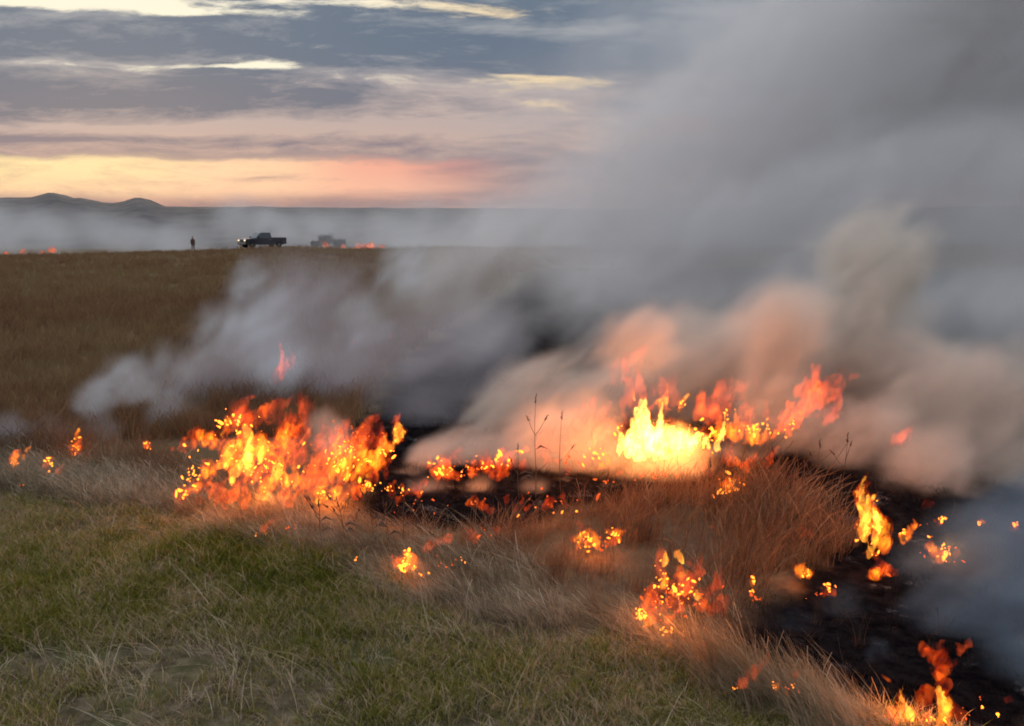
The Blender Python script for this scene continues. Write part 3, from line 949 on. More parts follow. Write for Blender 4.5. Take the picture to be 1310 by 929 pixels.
def shrub(px, py, Y, w, h, label, seed):
    c = at(px, py, Y)
    root = empty('shrub', (c.x, Y, float(H(c.x, Y))))
    tag(root, label, 'shrub')
    g = np.random.default_rng(seed)
    bm = bmesh.new()
    tips = []
    for k_ in range(7):
        a = g.uniform(0, 6.28); e = Vector((math.cos(a) * w * .38, math.sin(a) * w * .3, h * g.uniform(.55, .9)))
        tube_mesh(bm, [(0, 0, -.05), e * .5 + Vector((0, 0, .06)), e], [.035, .022, .008]); tips.append(e)
    bm_obj('branches', bm, m_bark, root)
    V, F = [], []
    for k_ in range(1500):
        e = tips[k_ % 7]; p = Vector(e) * g.uniform(.5, 1.05) + Vector(g.normal(0, 1, 3)) * h * .15
        p.z = max(p.z, .05)
        u_ = Vector(g.normal(0, 1, 3)).normalized() * .07; v_ = u_.orthogonal() * .6
        i0 = len(V); V += [tuple(p - u_), tuple(p + v_), tuple(p + u_), tuple(p - v_)]; F.append((i0, i0 + 1, i0 + 2, i0 + 3))
    f = mesh_obj('foliage', V, F, m_leaf, root); f['kind'] = 'stuff'


shrub(418, 317, 112, 2.0, 1.6, 'taller dark shrub on the ridge right of the truck with a flame at its foot', 1)
shrub(405, 318, 113, 1.3, 0.8, 'low dark shrub on the ridge just right of the truck', 2)
shrub(434, 318, 113, 1.6, 1.1, 'dark rounded shrub right of the taller shrub on the ridge', 3)

# ------------------------------------------------------------------ flames
def fire_mat(name, c, vol, surf, fac, light=True, freq=17.0, d0=0.40, d1=0.74):
    """glowing gas: streaming light given off through the depth of the flame and, thinly, at its skin"""
    m, t, o = material(name)
    e = t.nodes.new('ShaderNodeEmission'); e.inputs[0].default_value = (*c, 1); e.inputs[1].default_value = surf
    tr = t.nodes.new('ShaderNodeBsdfTransparent')
    mx_ = t.nodes.new('ShaderNodeMixShader'); mx_.inputs[0].default_value = fac
    t.links.new(tr.outputs[0], mx_.inputs[1]); t.links.new(e.outputs[0], mx_.inputs[2]); t.links.new(mx_.outputs[0], o.inputs[0])
    x, y, z = sep(t, wpos(t))
    w_ = noise(t, comb(t, x * 7.0, y * 7.0, z * 5.0), 1.0, 1, 0.5)
    n = noise(t, comb(t, (x - z * .25) * freq + w_ * 2.2, y * freq, z * (freq * .5) + w_ * 1.5), 1.0, 3, 0.62)
    d = n.step(d0, d1)
    d2 = d * d
    cc = t.nodes.new('ShaderNodeCombineColor')
    for i, v in enumerate((d * c[0] + 0.035, d2 * c[1] + d * (c[1] * 0.25) + 0.001, d2 * d * c[2] + d * (c[2] * .25))):
        t.links.new(v.s, cc.inputs[i])
    v = t.nodes.new('ShaderNodeEmission'); t.links.new(cc.outputs[0], v.inputs[0]); v.inputs[1].default_value = vol
    t.links.new(v.outputs[0], o.inputs[1])
    m.cycles.emission_sampling = 'NONE'      # the flames' light on their surroundings comes from the lamps inside them
    m.cycles.volume_step_rate = 0.35
    return m


F_RED = fire_mat('red_flame', (1.0, 0.12, 0.03), 12.0, 0.3, 0.012, False, 14)
F_ORANGE = fire_mat('orange_flame', (1.0, 0.135, 0.012), 26.0, 0.3, 0.012, False, 24)
F_CORE = fire_mat('yellow_flame', (1.0, 0.34, 0.02), 55.0, 1.2, 0.06, True, 29, .38, .72)
F_BRIGHT = fire_mat('bright_yellow_flame', (1.0, 0.46, 0.05), 110.0, 2.5, 0.08, True, 32)
F_HOT = fire_mat('white_hot_flame', (1.0, 0.56, 0.10), 130.0, 5.0, 0.1, True, 24, .36, .72)
F_FAR = fire_mat('far_flame', (1.0, 0.20, 0.05), 2.2, 0.5, 0.1, False, 1.5)
M_EMBER = emit_mat('ember', (1.0, 0.24, 0.02), 5.0)
M_EMBER.cycles.emission_sampling = 'NONE'
M_EMBER_RED = emit_mat('red_ember', (1.0, 0.13, 0.02), 1.3)
M_EMBER_RED.cycles.emission_sampling = 'NONE'


def surface_nets(f, lo, h):
    """closed surface of a sampled field at level zero (positive inside)"""
    f = f.copy()
    f[0], f[-1], f[:, 0], f[:, -1], f[:, :, 0], f[:, :, -1] = -1, -1, -1, -1, -1, -1
    nx, ny, nz = f.shape
    pos = f > 0
    c8 = [f[i:nx - 1 + i, j:ny - 1 + j, k:nz - 1 + k] for i in (0, 1) for j in (0, 1) for k in (0, 1)]
    p8 = [c > 0 for c in c8]
    cnt = sum(p.astype(np.int8) for p in p8)
    act = (cnt > 0) & (cnt < 8)
    ids = np.full(act.shape, -1, np.int64)
    n = int(act.sum())
    if n == 0: return None
    ids[act] = np.arange(n)
    base = np.argwhere(act).astype(float)
    acc = np.zeros((n, 3)); w = np.zeros(n)
    vals = np.stack([c[act] for c in c8], 1)
    offs = np.array([(i, j, k) for i in (0, 1) for j in (0, 1) for k in (0, 1)], float)
    for a in range(8):
        for b in range(a + 1, 8):
            if np.abs(offs[a] - offs[b]).sum() != 1: continue
            va, vb = vals[:, a], vals[:, b]
            cr = (va > 0) != (vb > 0)
            t = np.where(cr, va / np.where(cr, va - vb, 1), 0)
            acc += np.where(cr[:, None], offs[a] + t[:, None] * (offs[b] - offs[a]), 0); w += cr
    V = (base + acc / w[:, None]) * h + lo
    Q = []
    for ax in range(3):
        a, b = (ax + 1) % 3, (ax + 2) % 3
        sl0 = [slice(None)] * 3; sl1 = [slice(None)] * 3
        sl0[ax] = slice(0, -1); sl1[ax] = slice(1, None)
        d0, d1 = pos[tuple(sl0)], pos[tuple(sl1)]
        e = np.argwhere(d0 != d1)
        e = e[(e[:, a] > 0) & (e[:, b] > 0)]
        if not len(e): continue
        flip = ~d0[tuple(e.T)]
        q = []
        for da, db in ((1, 1), (0, 1), (0, 0), (1, 0)):
            c = e.copy(); c[:, a] -= da; c[:, b] -= db
            c = np.minimum(c, np.array(ids.shape) - 1)
            q.append(ids[tuple(c.T)])
        q = np.stack(q, 1)
        q[flip] = q[flip][:, ::-1]
        Q.append(q[(q >= 0).all(1)])
    return V, np.concatenate(Q)


def drop_specks(V, Q, least):
    """leave out islands of fewer than LEAST points"""
    lab = np.arange(len(V))
    while True:
        mn = lab[Q].min(1)
        new = lab.copy()
        for k_ in range(4):
            np.minimum.at(new, Q[:, k_], mn)
        new = new[new]
        if (new == lab).all(): break
        lab = new
    cnt = np.bincount(lab, minlength=len(V))
    keep = cnt[lab] >= least
    if not keep.any(): return None
    mp = np.cumsum(keep) - 1
    return V[keep], mp[Q[keep[Q[:, 0]]]]


_fs = [0]


def flame(root, base, tip, w, heat, vox, rough=1.0, curl=0.3, far=False):
    """one tongue: a tapering, torn body of gas from base to tip (local metres)"""
    _fs[0] += 1
    sd = _fs[0]
    b, tp_ = np.array(base, float), np.array(tip, float)
    h = max(np.linalg.norm(tp_ - b), 0.02)
    if not far: w = min(w, 0.62 * h + 0.004)
    pad = w * 0.9 + 0.02
    lo = np.minimum(b, tp_) - pad; hi = np.maximum(b, tp_) + pad
    lo[2] = min(b[2], tp_[2]) - min(0.03, w * .5)
    n = np.maximum(((hi - lo) / vox).astype(int) + 2, 5)
    g = [lo[i] + vox * np.arange(n[i]) for i in range(3)]
    x, y, z = np.meshgrid(*g, indexing='ij')
    k_ = 1.0 / max(w, 0.02)
    fr = np.clip(1.0 * k_, 8, 26)
    wx = (vnoise(x * fr * .7 + sd * 3.7, y * fr * .7, z * fr * .45 + sd) - .5) * w * 1.1
    wy = (vnoise(x * fr * .7, y * fr * .7 + sd * 2.1, z * fr * .45 + 31) - .5) * w * 0.8
    dv = (tp_ - b) / h
    t = ((x - b[0]) * dv[0] + (y - b[1]) * dv[1] + (z - b[2]) * dv[2]) / h
    tc_ = np.clip(t, 0, 1)
    rs = np.random.default_rng(sd)
    ns = 1 if far or w < 0.105 else int(min(6, 2 + w / 0.05))
    f = np.full(x.shape, -3.0)
    for q in range(ns):                                     # a tongue is a sheaf of thinner ones
        ox = 0 if ns == 1 else (q / (ns - 1) - .5) * w * .85 + rs.normal(0, .06) * w
        oy = 0 if ns == 1 else rs.normal(0, .22) * w
        hh = 1.0 if ns == 1 or q == ns // 2 else rs.uniform(.5, 1.1)
        z0 = 0.0 if rs.uniform() < .6 else rs.uniform(0, .3)
        ws_ = w if ns == 1 else w * rs.uniform(1.0, 1.7) / ns ** .72
        t2 = np.clip((t - z0) / (hh - z0 + .05), 0, 1)
        px_ = ox * (1 - .45 * t2) + curl * ws_ * 1.5 * np.sin(t2 * 4.2 + sd * 1.7 + q * 2.1) * t2
        py_ = oy + curl * ws_ * np.cos(t2 * 3.7 + sd + q) * t2
        tt_ = z0 + t2 * (hh - z0)
        cx = b[0] + (tp_[0] - b[0]) * tt_ + px_
        cy_ = b[1] + (tp_[1] - b[1]) * tt_ + py_
        cz = b[2] + (tp_[2] - b[2]) * tt_
        r_ = ws_ * 0.5 * (0.10 + 1.05 * (1 - t2) ** 0.75 * (0.5 + 0.7 * np.clip(t2 / 0.22, 0, 1)))
        d = np.sqrt((x + wx * (.3 + tc_) * .7 - cx) ** 2 + (y + wy * .7 - cy_) ** 2 * 1.2 + (z - cz) ** 2)
        f = np.maximum(f, 1 - d / r_)
    f2 = min(fr * 1.5, 30)
    nz = fbm(x * f2 + sd * 5.3, y * f2, z * f2 * .55 + sd * 2.9, 2, .6) - .5
    f3 = min(max(f2 * 3.2, 34), 60)
    nz2 = 1 - np.abs(2 * fbm(x * f3 + wx * f3 + sd * 1.3, y * f3, z * f3 * .6 + sd * 4.1, 2, .6) - 1) * 1.6 - .62
    f = np.clip(f, -2, .9) + nz * rough * (1.7 + 0.9 * tc_) + nz2 * (0.75 + 0.4 * tc_) * rough - 0.08
    mats = {0: (F_RED, None), 1: (F_ORANGE, None), 2: (F_ORANGE, F_CORE), 3: (F_ORANGE, F_BRIGHT), 4: (F_ORANGE, F_HOT)}[heat]
    if far: mats = (F_FAR, None)
    r1 = surface_nets(f, lo, vox)
    if r1 is None: return
    r1 = drop_specks(*r1, 24)
    if r1 is None: return
    o = mesh_obj('flame', r1[0], r1[1], mats[0], root)
    if mats[1] is not None:
        r2 = surface_nets(f - (0.36 if heat == 2 else 0.25) - 0.2 * tc_, lo, vox)
        if r2 is not None:
            r2 = drop_specks(*r2, 10)
        if r2 is not None:
            mesh_obj('flame_core', r2[0], r2[1], mats[1], o)


ICO = None


def ember_mesh(name, P, rad, mat, parent):
    global ICO
    if ICO is None:
        bm = bmesh.new(); bmesh.ops.create_icosphere(bm, subdivisions=1, radius=1.0)
        ICO = (np.array([v.co[:] for v in bm.verts]), np.array([[v.index for v in f.verts] for f in bm.faces])); bm.free()
    ge = np.random.default_rng(len(P) + int(1e4 * abs(P[0][0])))
    V = []
    for p, r_ in zip(P, rad):                               # glowing scraps of stem: uneven, stretched along a random axis
        ax = ge.normal(0, 1, 3) * np.array([1, .6, 1.3]); ax /= np.linalg.norm(ax)
        k_ = ge.uniform(.2, 1.7)
        q = ICO[0] * ge.uniform(.65, 1.3, (len(ICO[0]), 1))
        V.append((q + np.outer(q @ ax, ax) * k_) * r_ + p)
    V = np.concatenate(V)
    Fc = np.concatenate([ICO[1] + len(ICO[0]) * i for i in range(len(P))])
    o = mesh_obj(name, V, Fc, mat, parent)
    o['kind'] = 'stuff'
    return o


_er = np.random.default_rng(42)


def fire(base, label, licks=(), embers=(), Y=None, group=None, vox=None, name='grass_fire', cat='fire', rough=1.0, nauto=(), far=False, glow=()):
    """a patch of burning grass. licks: (px, py, tip px, tip py, width px, heat); embers: (px, py, spread x, spread y, count, radius px, red)"""
    g = ground(*base)
    if Y is None: Y = g.y
    else:
        q = at(base[0], base[1], Y); g = Vector((q.x, Y, float(H(q.x, Y))))
    root = empty(name, g)
    tag(root, label, cat, group)
    s = Y / FPX * 1.02
    L = lambda px, py, dy=0.0: at(px, py, Y + dy) - g
    licks = list(licks)
    for (x0, x1, yb, h0, h1, wd, heat, num, lean, sdp) in nauto:       # rows of small tongues: x range, base row, height range
        rr = np.random.default_rng(int(x0 * 7 + yb))
        for i in range(num):
            xx_ = rr.uniform(x0, x1); h_ = rr.uniform(h0, h1); yy_ = yb + rr.uniform(-sdp, sdp)
            licks.append((xx_, yy_, xx_ + lean * h_ + rr.uniform(-.25, .25) * h_, yy_ - h_, wd * rr.uniform(.6, 1.3), heat if rr.uniform() < .75 else max(0, heat - 1)))
    for (a, b, c, d, w, heat) in licks:
        dy = _er.uniform(-.5, .5) * min(0.35, w * s * 2)
        v = vox or max(0.006, min(0.009, w * s / 10))
        flame(root, L(a, b, dy), L(c, d, dy + _er.uniform(-.5, .5) * w * s), w * s, heat, v, rough, far=far)
    for (a, b, sx, sy, num, r_, red) in embers:
        P, rad = [], []
        for i in range(int(num * .6 + 1)):
            P.append(L(a + _er.normal(0, sx * .28), b + _er.normal(0, sy * .3), _er.normal(0, .06)))
            rad.append(r_ * s * .45 * math.exp(min(.6, _er.normal(-.2, .4))))
        ember_mesh('embers', [np.array(p) for p in P], rad, M_EMBER_RED if red else M_EMBER, root)
    for (a, b, watt) in glow:
        ld_ = bpy.data.lights.new('flame_light', 'POINT'); ld_.energy = watt * 1.5; ld_.color = (1.0, 0.27, 0.045); ld_.shadow_soft_size = 0.03
        lo_ = bpy.data.objects.new('flame_light', ld_); col.objects.link(lo_); lo_.parent = root; lo_.location = L(a, b)
    return root

# --- small fires at the far left of the front
GL = 'small fires at the left end of the front'
fire((20, 605), 'short slanting flame at the far left edge of the burning grass', [(14, 602, 30, 572, 14, 2), (28, 588, 36, 570, 9, 2)], [(22, 596, 14, 10, 6, 2.2, 0)], group=GL)
fire((62, 612), 'cluster of glowing tips between the two leftmost small flames', [(60, 602, 64, 578, 12, 1), (70, 608, 82, 594, 9, 1)], [(64, 592, 14, 24, 16, 2.4, 0), (58, 605, 10, 8, 5, 2.4, 1)], group=GL)
fire((98, 592), 'thin licking flame third from the left end of the front', [(88, 588, 112, 556, 15, 1), (98, 562, 100, 546, 9, 2)], [(98, 572, 16, 24, 14, 2.4, 0)], group=GL, glow=[(98, 570, 1)])
fire((188, 590), 'single small flame alone in the dark grass left of the large fire', [(186, 575, 192, 562, 11, 1)], [(188, 569, 8, 6, 7, 2.6, 0)])
fire((108, 648), 'faint scattered embers in the grass under the leftmost flames', [(112, 644, 114, 638, 6, 0)], [(104, 645, 22, 12, 6, 1.8, 1), (28, 622, 8, 5, 3, 1.8, 1)], group=GL)

# --- the large fire on the left
fire((330, 655), 'large orange grass fire on the left, widest of the burning patches', [
    (300, 615, 318, 535, 34, 3), (285, 600, 330, 528, 44, 2), (325, 590, 385, 522, 50, 2), (270, 570, 300, 528, 30, 2), (250, 575, 276, 548, 26, 2),
    (350, 600, 400, 512, 46, 1), (318, 630, 340, 560, 44, 1), (345, 640, 362, 570, 40, 2), (365, 560, 372, 520, 34, 1), (330, 545, 345, 505, 30, 1), (300, 550, 318, 510, 28, 0),
    (376, 625, 382, 565, 26, 2), (395, 630, 410, 570, 30, 1), (240, 630, 260, 600, 22, 2), (262, 612, 275, 588, 20, 2), (228, 640, 240, 618, 18, 1),
    (355, 652, 362, 622, 26, 1), (330, 660, 338, 640, 18, 0), (380, 550, 398, 500, 26, 0), (235, 575, 262, 540, 30, 1), (300, 540, 330, 500, 40, 0), (370, 600, 392, 530, 40, 0), (270, 640, 290, 590, 34, 1), (300, 650, 320, 600, 34, 1), (355, 540, 378, 495, 34, 0), (345, 618, 365, 585, 14, 3), (332, 590, 345, 568, 12, 3)],
    [(300, 540, 60, 26, 46, 2.6, 0), (330, 600, 80, 50, 70, 2.4, 0), (250, 605, 34, 40, 40, 2.4, 0), (355, 575, 60, 50, 60, 2.0, 1), (232, 632, 18, 14, 16, 2.6, 0)], glow=[(300, 580, 9), (345, 560, 9), (335, 620, 5)])
fire((440, 645), 'orange fire with many bright yellow tips joining the large fire on its right side', [
    (420, 615, 440, 545, 36, 2), (440, 612, 448, 550, 34, 2), (462, 610, 476, 552, 32, 2), (425, 590, 432, 542, 26, 1), (450, 580, 462, 535, 30, 1), (478, 600, 486, 560, 24, 2), (405, 612, 415, 560, 26, 1),
    (408, 640, 420, 615, 18, 2), (432, 635, 440, 610, 18, 2), (466, 628, 474, 612, 18, 2), (410, 600, 425, 525, 40, 0), (460, 590, 478, 525, 40, 0), (440, 640, 450, 590, 36, 1), (485, 615, 495, 570, 24, 1), (438, 572, 445, 530, 20, 0), (395, 640, 402, 600, 20, 0)],
    [(440, 590, 50, 44, 80, 2.6, 0), (470, 622, 24, 10, 22, 2.6, 0), (455, 560, 44, 34, 40, 2.0, 1), (420, 632, 34, 12, 18, 2.6, 0)], glow=[(440, 590, 6), (425, 625, 3)])
fire((503, 600), 'slim yellow flame standing upright right of the large orange fire', [(500, 582, 508, 532, 20, 3), (494, 580, 500, 552, 14, 2), (507, 545, 509, 526, 9, 1)], [(496, 580, 18, 12, 12, 2.6, 0)], glow=[(502, 568, 3)])
fire((363, 560), 'detached red lick of flame floating in the smoke above the large fire', [(350, 498, 362, 458, 13, 0), (360, 484, 368, 436, 13, 1), (371, 474, 377, 444, 10, 0)], [], rough=.75, Y=5.6, name='flame_lick', cat='flame')
fire((345, 690), 'small slanting flame with embers below the large fire', [(336, 684, 352, 656, 11, 1)], [(338, 683, 10, 6, 6, 2.2, 0), (372, 676, 22, 10, 9, 2.2, 1), (326, 686, 5, 4, 3, 2.4, 0)])

# --- the middle
fire((600, 625), 'low row of pink and orange flames in the pale smoke at the middle', [], [(565, 603, 40, 20, 34, 2.6, 0), (625, 595, 44, 14, 34, 2.6, 0), (600, 600, 70, 20, 40, 2.2, 1)],
     nauto=[(520, 700, 604, 10, 30, 13, 1, 16, .3, 10), (545, 590, 610, 12, 26, 14, 1, 8, .2, 8), (595, 655, 606, 10, 22, 16, 1, 9, .2, 7), (560, 640, 600, 16, 30, 18, 0, 8, .2, 8)], glow=[(600, 598, 3)])
fire((525, 742), 'round cluster of glowing embers in the flattened grass', [(516, 735, 528, 702, 26, 2), (505, 728, 515, 706, 16, 1), (540, 706, 582, 680, 13, 1)], [(522, 722, 26, 26, 46, 2.8, 0), (545, 736, 12, 6, 8, 2.4, 0), (508, 718, 12, 10, 10, 2.4, 1)], glow=[(522, 718, 1.2)])
fire((565, 745), 'loose sparks scattered in the grass beside the round ember cluster', [(575, 722, 578, 715, 6, 0)], [(575, 722, 44, 18, 16, 1.8, 1), (592, 716, 14, 8, 6, 2.0, 0)], group='sparks by the ember cluster')
fire((458, 730), 'two isolated sparks in the flattened grass left of the ember cluster', [], [(458, 716, 6, 5, 4, 2.6, 0)], group='sparks by the ember cluster')
fire((612, 672), 'curved red orange flame arching over the charred strip', [(596, 646, 614, 638, 16, 1), (606, 642, 630, 650, 14, 1), (618, 646, 630, 660, 11, 0)], [(604, 645, 12, 4, 7, 2.0, 1)])
fire((600, 705), 'low reddish flames creeping below the curved flame', [(566, 694, 584, 680, 13, 1), (596, 690, 615, 678, 16, 0), (625, 688, 640, 672, 14, 0)], [(620, 682, 34, 12, 10, 2.0, 1)])
fire((760, 715), 'knot of bright orange flames in the tall grass below the brightest fire', [(740, 705, 746, 672, 18, 2), (752, 700, 757, 672, 16, 2), (764, 698, 768, 678, 16, 2), (785, 690, 796, 672, 18, 2), (775, 700, 780, 680, 14, 1), (740, 690, 744, 664, 14, 0)],
     [(752, 692, 24, 26, 34, 2.8, 0), (786, 682, 18, 12, 18, 2.8, 0), (765, 698, 40, 20, 18, 2.2, 1)], glow=[(760, 688, 3)])

fire((500, 668), 'creeping small flames and sparks between the large fire and the middle row', [], [(505, 628, 60, 16, 22, 2.2, 0), (530, 645, 70, 22, 16, 2.0, 1)], nauto=[(480, 545, 636, 10, 24, 12, 1, 8, .3, 8)], glow=[(510, 625, 2)])
fire((690, 668), 'sparse red flamelets on the charred strip, left above the bright knot', [], [(690, 640, 90, 16, 18, 2.0, 1), (700, 655, 60, 12, 8, 2.2, 0)], nauto=[(640, 740, 646, 8, 22, 11, 1, 9, .3, 8)], glow=[(690, 635, 1.5)])

# --- the brightest fire
fire((860, 608), 'brightest fire of all, white and yellow, at the middle right', [
    (815, 582, 813, 472, 24, 4), (818, 580, 818, 500, 42, 4), (826, 560, 824, 490, 20, 4), (832, 582, 838, 505, 52, 4), (852, 582, 852, 520, 50, 4), (878, 580, 884, 530, 46, 4), (902, 574, 918, 525, 38, 4), (806, 584, 802, 545, 26, 4), (922, 565, 936, 525, 26, 2),
    (835, 530, 848, 488, 30, 2), (868, 525, 875, 502, 14, 2), (812, 520, 812, 452, 34, 0), (845, 520, 850, 468, 44, 0), (930, 540, 945, 470, 46, 0), (800, 490, 815, 440, 30, 0), (900, 540, 918, 490, 34, 1), (775, 596, 785, 578, 16, 2)],
    [(800, 560, 20, 30, 20, 2.6, 0), (900, 556, 50, 30, 40, 2.6, 0), (870, 515, 12, 12, 5, 3.0, 0), (850, 575, 60, 12, 26, 2.6, 0)], rough=0.85, glow=[(820, 545, 28), (870, 555, 28), (905, 558, 9)])
fire((965, 600), 'yellow fire trailing off right of the brightest fire', [(945, 572, 958, 535, 26, 2), (965, 568, 978, 535, 30, 2), (985, 562, 998, 542, 20, 2), (952, 560, 962, 510, 30, 1), (975, 545, 990, 505, 36, 0), (938, 560, 940, 525, 20, 2)],
     [(965, 550, 46, 24, 40, 2.6, 0), (930, 530, 20, 16, 8, 2.6, 0)], glow=[(955, 562, 3), (985, 552, 2)])
fire((1010, 590), 'long red lick of flame streaming up to the right of the brightest fire', [(1000, 552, 1048, 480, 36, 1), (1015, 540, 1045, 485, 32, 1), (1032, 522, 1095, 462, 40, 1), (1030, 505, 1036, 460, 28, 1), (1055, 540, 1085, 498, 28, 0), (1040, 530, 1070, 470, 40, 0), (1000, 560, 1020, 520, 26, 1)],
     [(1008, 545, 24, 18, 12, 2.4, 0), (1040, 500, 40, 30, 12, 2.0, 1)], Y=5.55, glow=[(1035, 515, 14), (1060, 500, 6)])
fire((760, 605), 'thin yellow flames at the left foot of the brightest fire', [(755, 580, 762, 554, 12, 2), (742, 578, 748, 560, 9, 1), (768, 598, 780, 588, 12, 2)], [(760, 580, 30, 20, 18, 2.4, 0), (740, 590, 40, 14, 10, 2.2, 1), (665, 578, 10, 6, 4, 3.0, 0), (640, 583, 8, 5, 6, 3.0, 0)])
fire((745, 612), 'broad pale red flames glowing through the pink smoke left of the brightest fire', [(720, 575, 735, 520, 50, 0), (750, 565, 762, 500, 54, 0), (775, 555, 790, 490, 50, 0), (695, 580, 705, 535, 40, 0)], [], rough=0.8, glow=[(740, 545, 18)])
fire((935, 645), 'low orange flames in the grass right under the brightest fire', [(920, 632, 940, 612, 16, 2), (945, 615, 960, 604, 10, 2), (930, 622, 950, 606, 12, 1)], [(938, 618, 30, 16, 26, 2.4, 0), (920, 632, 14, 8, 10, 2.4, 0)], glow=[(935, 618, 2)])
fire((880, 640), 'line of red flamelets on the ground below the brightest fire', [], [(850, 606, 60, 10, 14, 2.2, 1), (770, 615, 50, 10, 10, 2.4, 1), (765, 636, 4, 3, 2, 2.6, 1)], nauto=[(700, 920, 606, 8, 22, 14, 0, 18, .3, 8), (640, 760, 590, 10, 24, 12, 1, 8, .3, 8), (880, 1000, 600, 12, 30, 14, 1, 8, .4, 8)])
fire((1160, 640), 'faint red lick of flame in the grey smoke right of the brightest fire', [(1140, 568, 1178, 538, 18, 0), (1142, 565, 1160, 552, 14, 0)], [], name='flame_lick', cat='flame', Y=5.6)

fire((985, 712), 'dull red flames added low inside the tall dry grass to make it glow', [(950, 690, 960, 655, 30, 0), (985, 700, 990, 665, 26, 0), (1030, 700, 1040, 668, 30, 0), (915, 700, 925, 672, 26, 0)], [(980, 690, 90, 26, 14, 2.0, 1)], glow=[(940, 680, 3.5), (1010, 685, 4.5), (1060, 690, 3)], Y=4.75)  # flames and lamps added so the tall grass glows red from within

# --- the right side
fire((1118, 742), 'tall narrow yellow flame column standing on the right', [(1106, 680, 1101, 594, 18, 3), (1104, 690, 1103, 620, 16, 3), (1116, 695, 1108, 630, 30, 3), (1126, 690, 1118, 632, 22, 3), (1128, 715, 1124, 660, 22, 2), (1110, 718, 1112, 690, 14, 3), (1128, 742, 1130, 700, 24, 1), (1118, 740, 1120, 722, 18, 2)],
     [(1120, 690, 18, 60, 26, 2.4, 0), (1096, 692, 4, 5, 3, 3.0, 0), (1125, 730, 20, 20, 16, 2.2, 1)], rough=0.85, glow=[(1112, 660, 7)])
fire((1162, 700), 'two little yellow flames just right of the tall flame column', [(1154, 692, 1157, 670, 13, 2), (1168, 676, 1170, 662, 11, 2)], [(1158, 682, 10, 14, 12, 2.6, 0)])
GR = 'scattered flamelets in the smoke on the right'
fire((1205, 725), 'low orange flames glowing on the burnt ground right of the flame column', [(1200, 720, 1204, 694, 18, 2), (1212, 716, 1216, 698, 14, 1), (1222, 716, 1226, 700, 14, 0), (1194, 716, 1196, 702, 10, 1)], [(1208, 708, 26, 18, 26, 2.4, 0), (1215, 710, 30, 20, 10, 2.0, 1), (1180, 690, 40, 50, 12, 2.2, 1)], glow=[(1210, 705, 2.5)])
fire((1205, 690), 'flamelet and sparks above the low orange flames on the right', [(1200, 672, 1206, 656, 13, 1), (1182, 650, 1190, 636, 16, 0)], [(1205, 662, 14, 10, 10, 2.6, 0), (1186, 690, 16, 14, 8, 2.2, 0)], group=GR)
fire((1253, 690), 'second flamelet from the right edge in the grey smoke', [(1250, 672, 1254, 660, 10, 2)], [(1253, 668, 5, 9, 5, 2.6, 0)], group=GR)
fire((1298, 695), 'flamelet nearest the right edge in the grey smoke', [(1296, 678, 1300, 666, 10, 1)], [(1298, 671, 6, 9, 6, 2.6, 0)], group=GR)
fire((1030, 755), 'pair of small yellow flames at the edge of the charred ground', [(1024, 738, 1028, 720, 13, 2), (1034, 738, 1030, 726, 11, 2), (1026, 728, 1036, 720, 9, 2)], [(1030, 732, 12, 14, 14, 2.4, 0), (1010, 752, 3, 3, 1, 2.4, 1), (1032, 769, 3, 3, 2, 2.8, 0)], glow=[(1030, 732, 1)])
fire((1058, 770), 'orange ember heap on the charred ground right of the pair of flames', [(1052, 762, 1060, 746, 16, 1), (1066, 762, 1070, 750, 12, 1)], [(1060, 754, 16, 12, 18, 2.6, 0), (1048, 760, 14, 8, 6, 2.4, 1)])
fire((963, 778), 'thin pointed flame with sparks on the edge of the dark hollow', [(963, 752, 964, 724, 11, 2)], [(963, 742, 6, 14, 6, 3.0, 0), (965, 768, 20, 14, 10, 2.4, 1), (962, 756, 6, 4, 3, 3.0, 0)])
fire((860, 822), 'steep heap of glowing red embers and flames on the edge of the dark hollow', [
    (848, 724, 852, 702, 11, 3), (874, 722, 876, 700, 12, 3), (874, 740, 878, 726, 14, 2), (846, 752, 850, 730, 13, 2), (866, 762, 872, 748, 18, 3), (892, 765, 898, 750, 16, 3), (905, 765, 912, 745, 18, 1),
    (820, 785, 845, 755, 22, 1), (835, 790, 865, 752, 26, 1), (855, 775, 890, 735, 36, 0), (880, 780, 930, 735, 36, 0), (870, 760, 900, 715, 36, 0), (808, 796, 820, 778, 14, 2), (826, 800, 836, 785, 14, 2), (850, 812, 862, 800, 14, 1), (845, 745, 850, 690, 20, 0), (895, 778, 925, 760, 20, 1), (825, 780, 845, 735, 18, 1), (840, 800, 880, 775, 20, 1), (900, 760, 935, 725, 20, 0), (885, 745, 905, 705, 18, 1), (858, 770, 868, 715, 18, 1), (910, 785, 945, 758, 18, 0)],
    [(845, 745, 20, 50, 34, 2.6, 0), (880, 755, 40, 24, 36, 2.8, 0), (822, 788, 22, 20, 36, 2.8, 0), (855, 808, 30, 8, 18, 2.6, 0), (870, 765, 60, 40, 60, 2.2, 1), (835, 775, 40, 30, 40, 2.2, 1)], glow=[(850, 760, 4), (890, 755, 4)])
fire((945, 905), 'curved orange flame leaning right over the grass near the charred hollow', [(940, 882, 968, 862, 12, 1), (955, 870, 980, 850, 13, 1), (972, 858, 978, 834, 12, 1)], [(940, 880, 6, 5, 5, 2.2, 0)])
fire((1008, 918), 'loose cluster of small orange flames in the grass by the lawn edge', [(990, 882, 1002, 864, 9, 2), (1008, 892, 1016, 876, 14, 1), (1018, 868, 1022, 850, 8, 0)], [(992, 876, 10, 9, 9, 2.0, 0), (1012, 882, 18, 12, 16, 2.0, 1), (1014, 876, 6, 5, 4, 2.2, 0)])
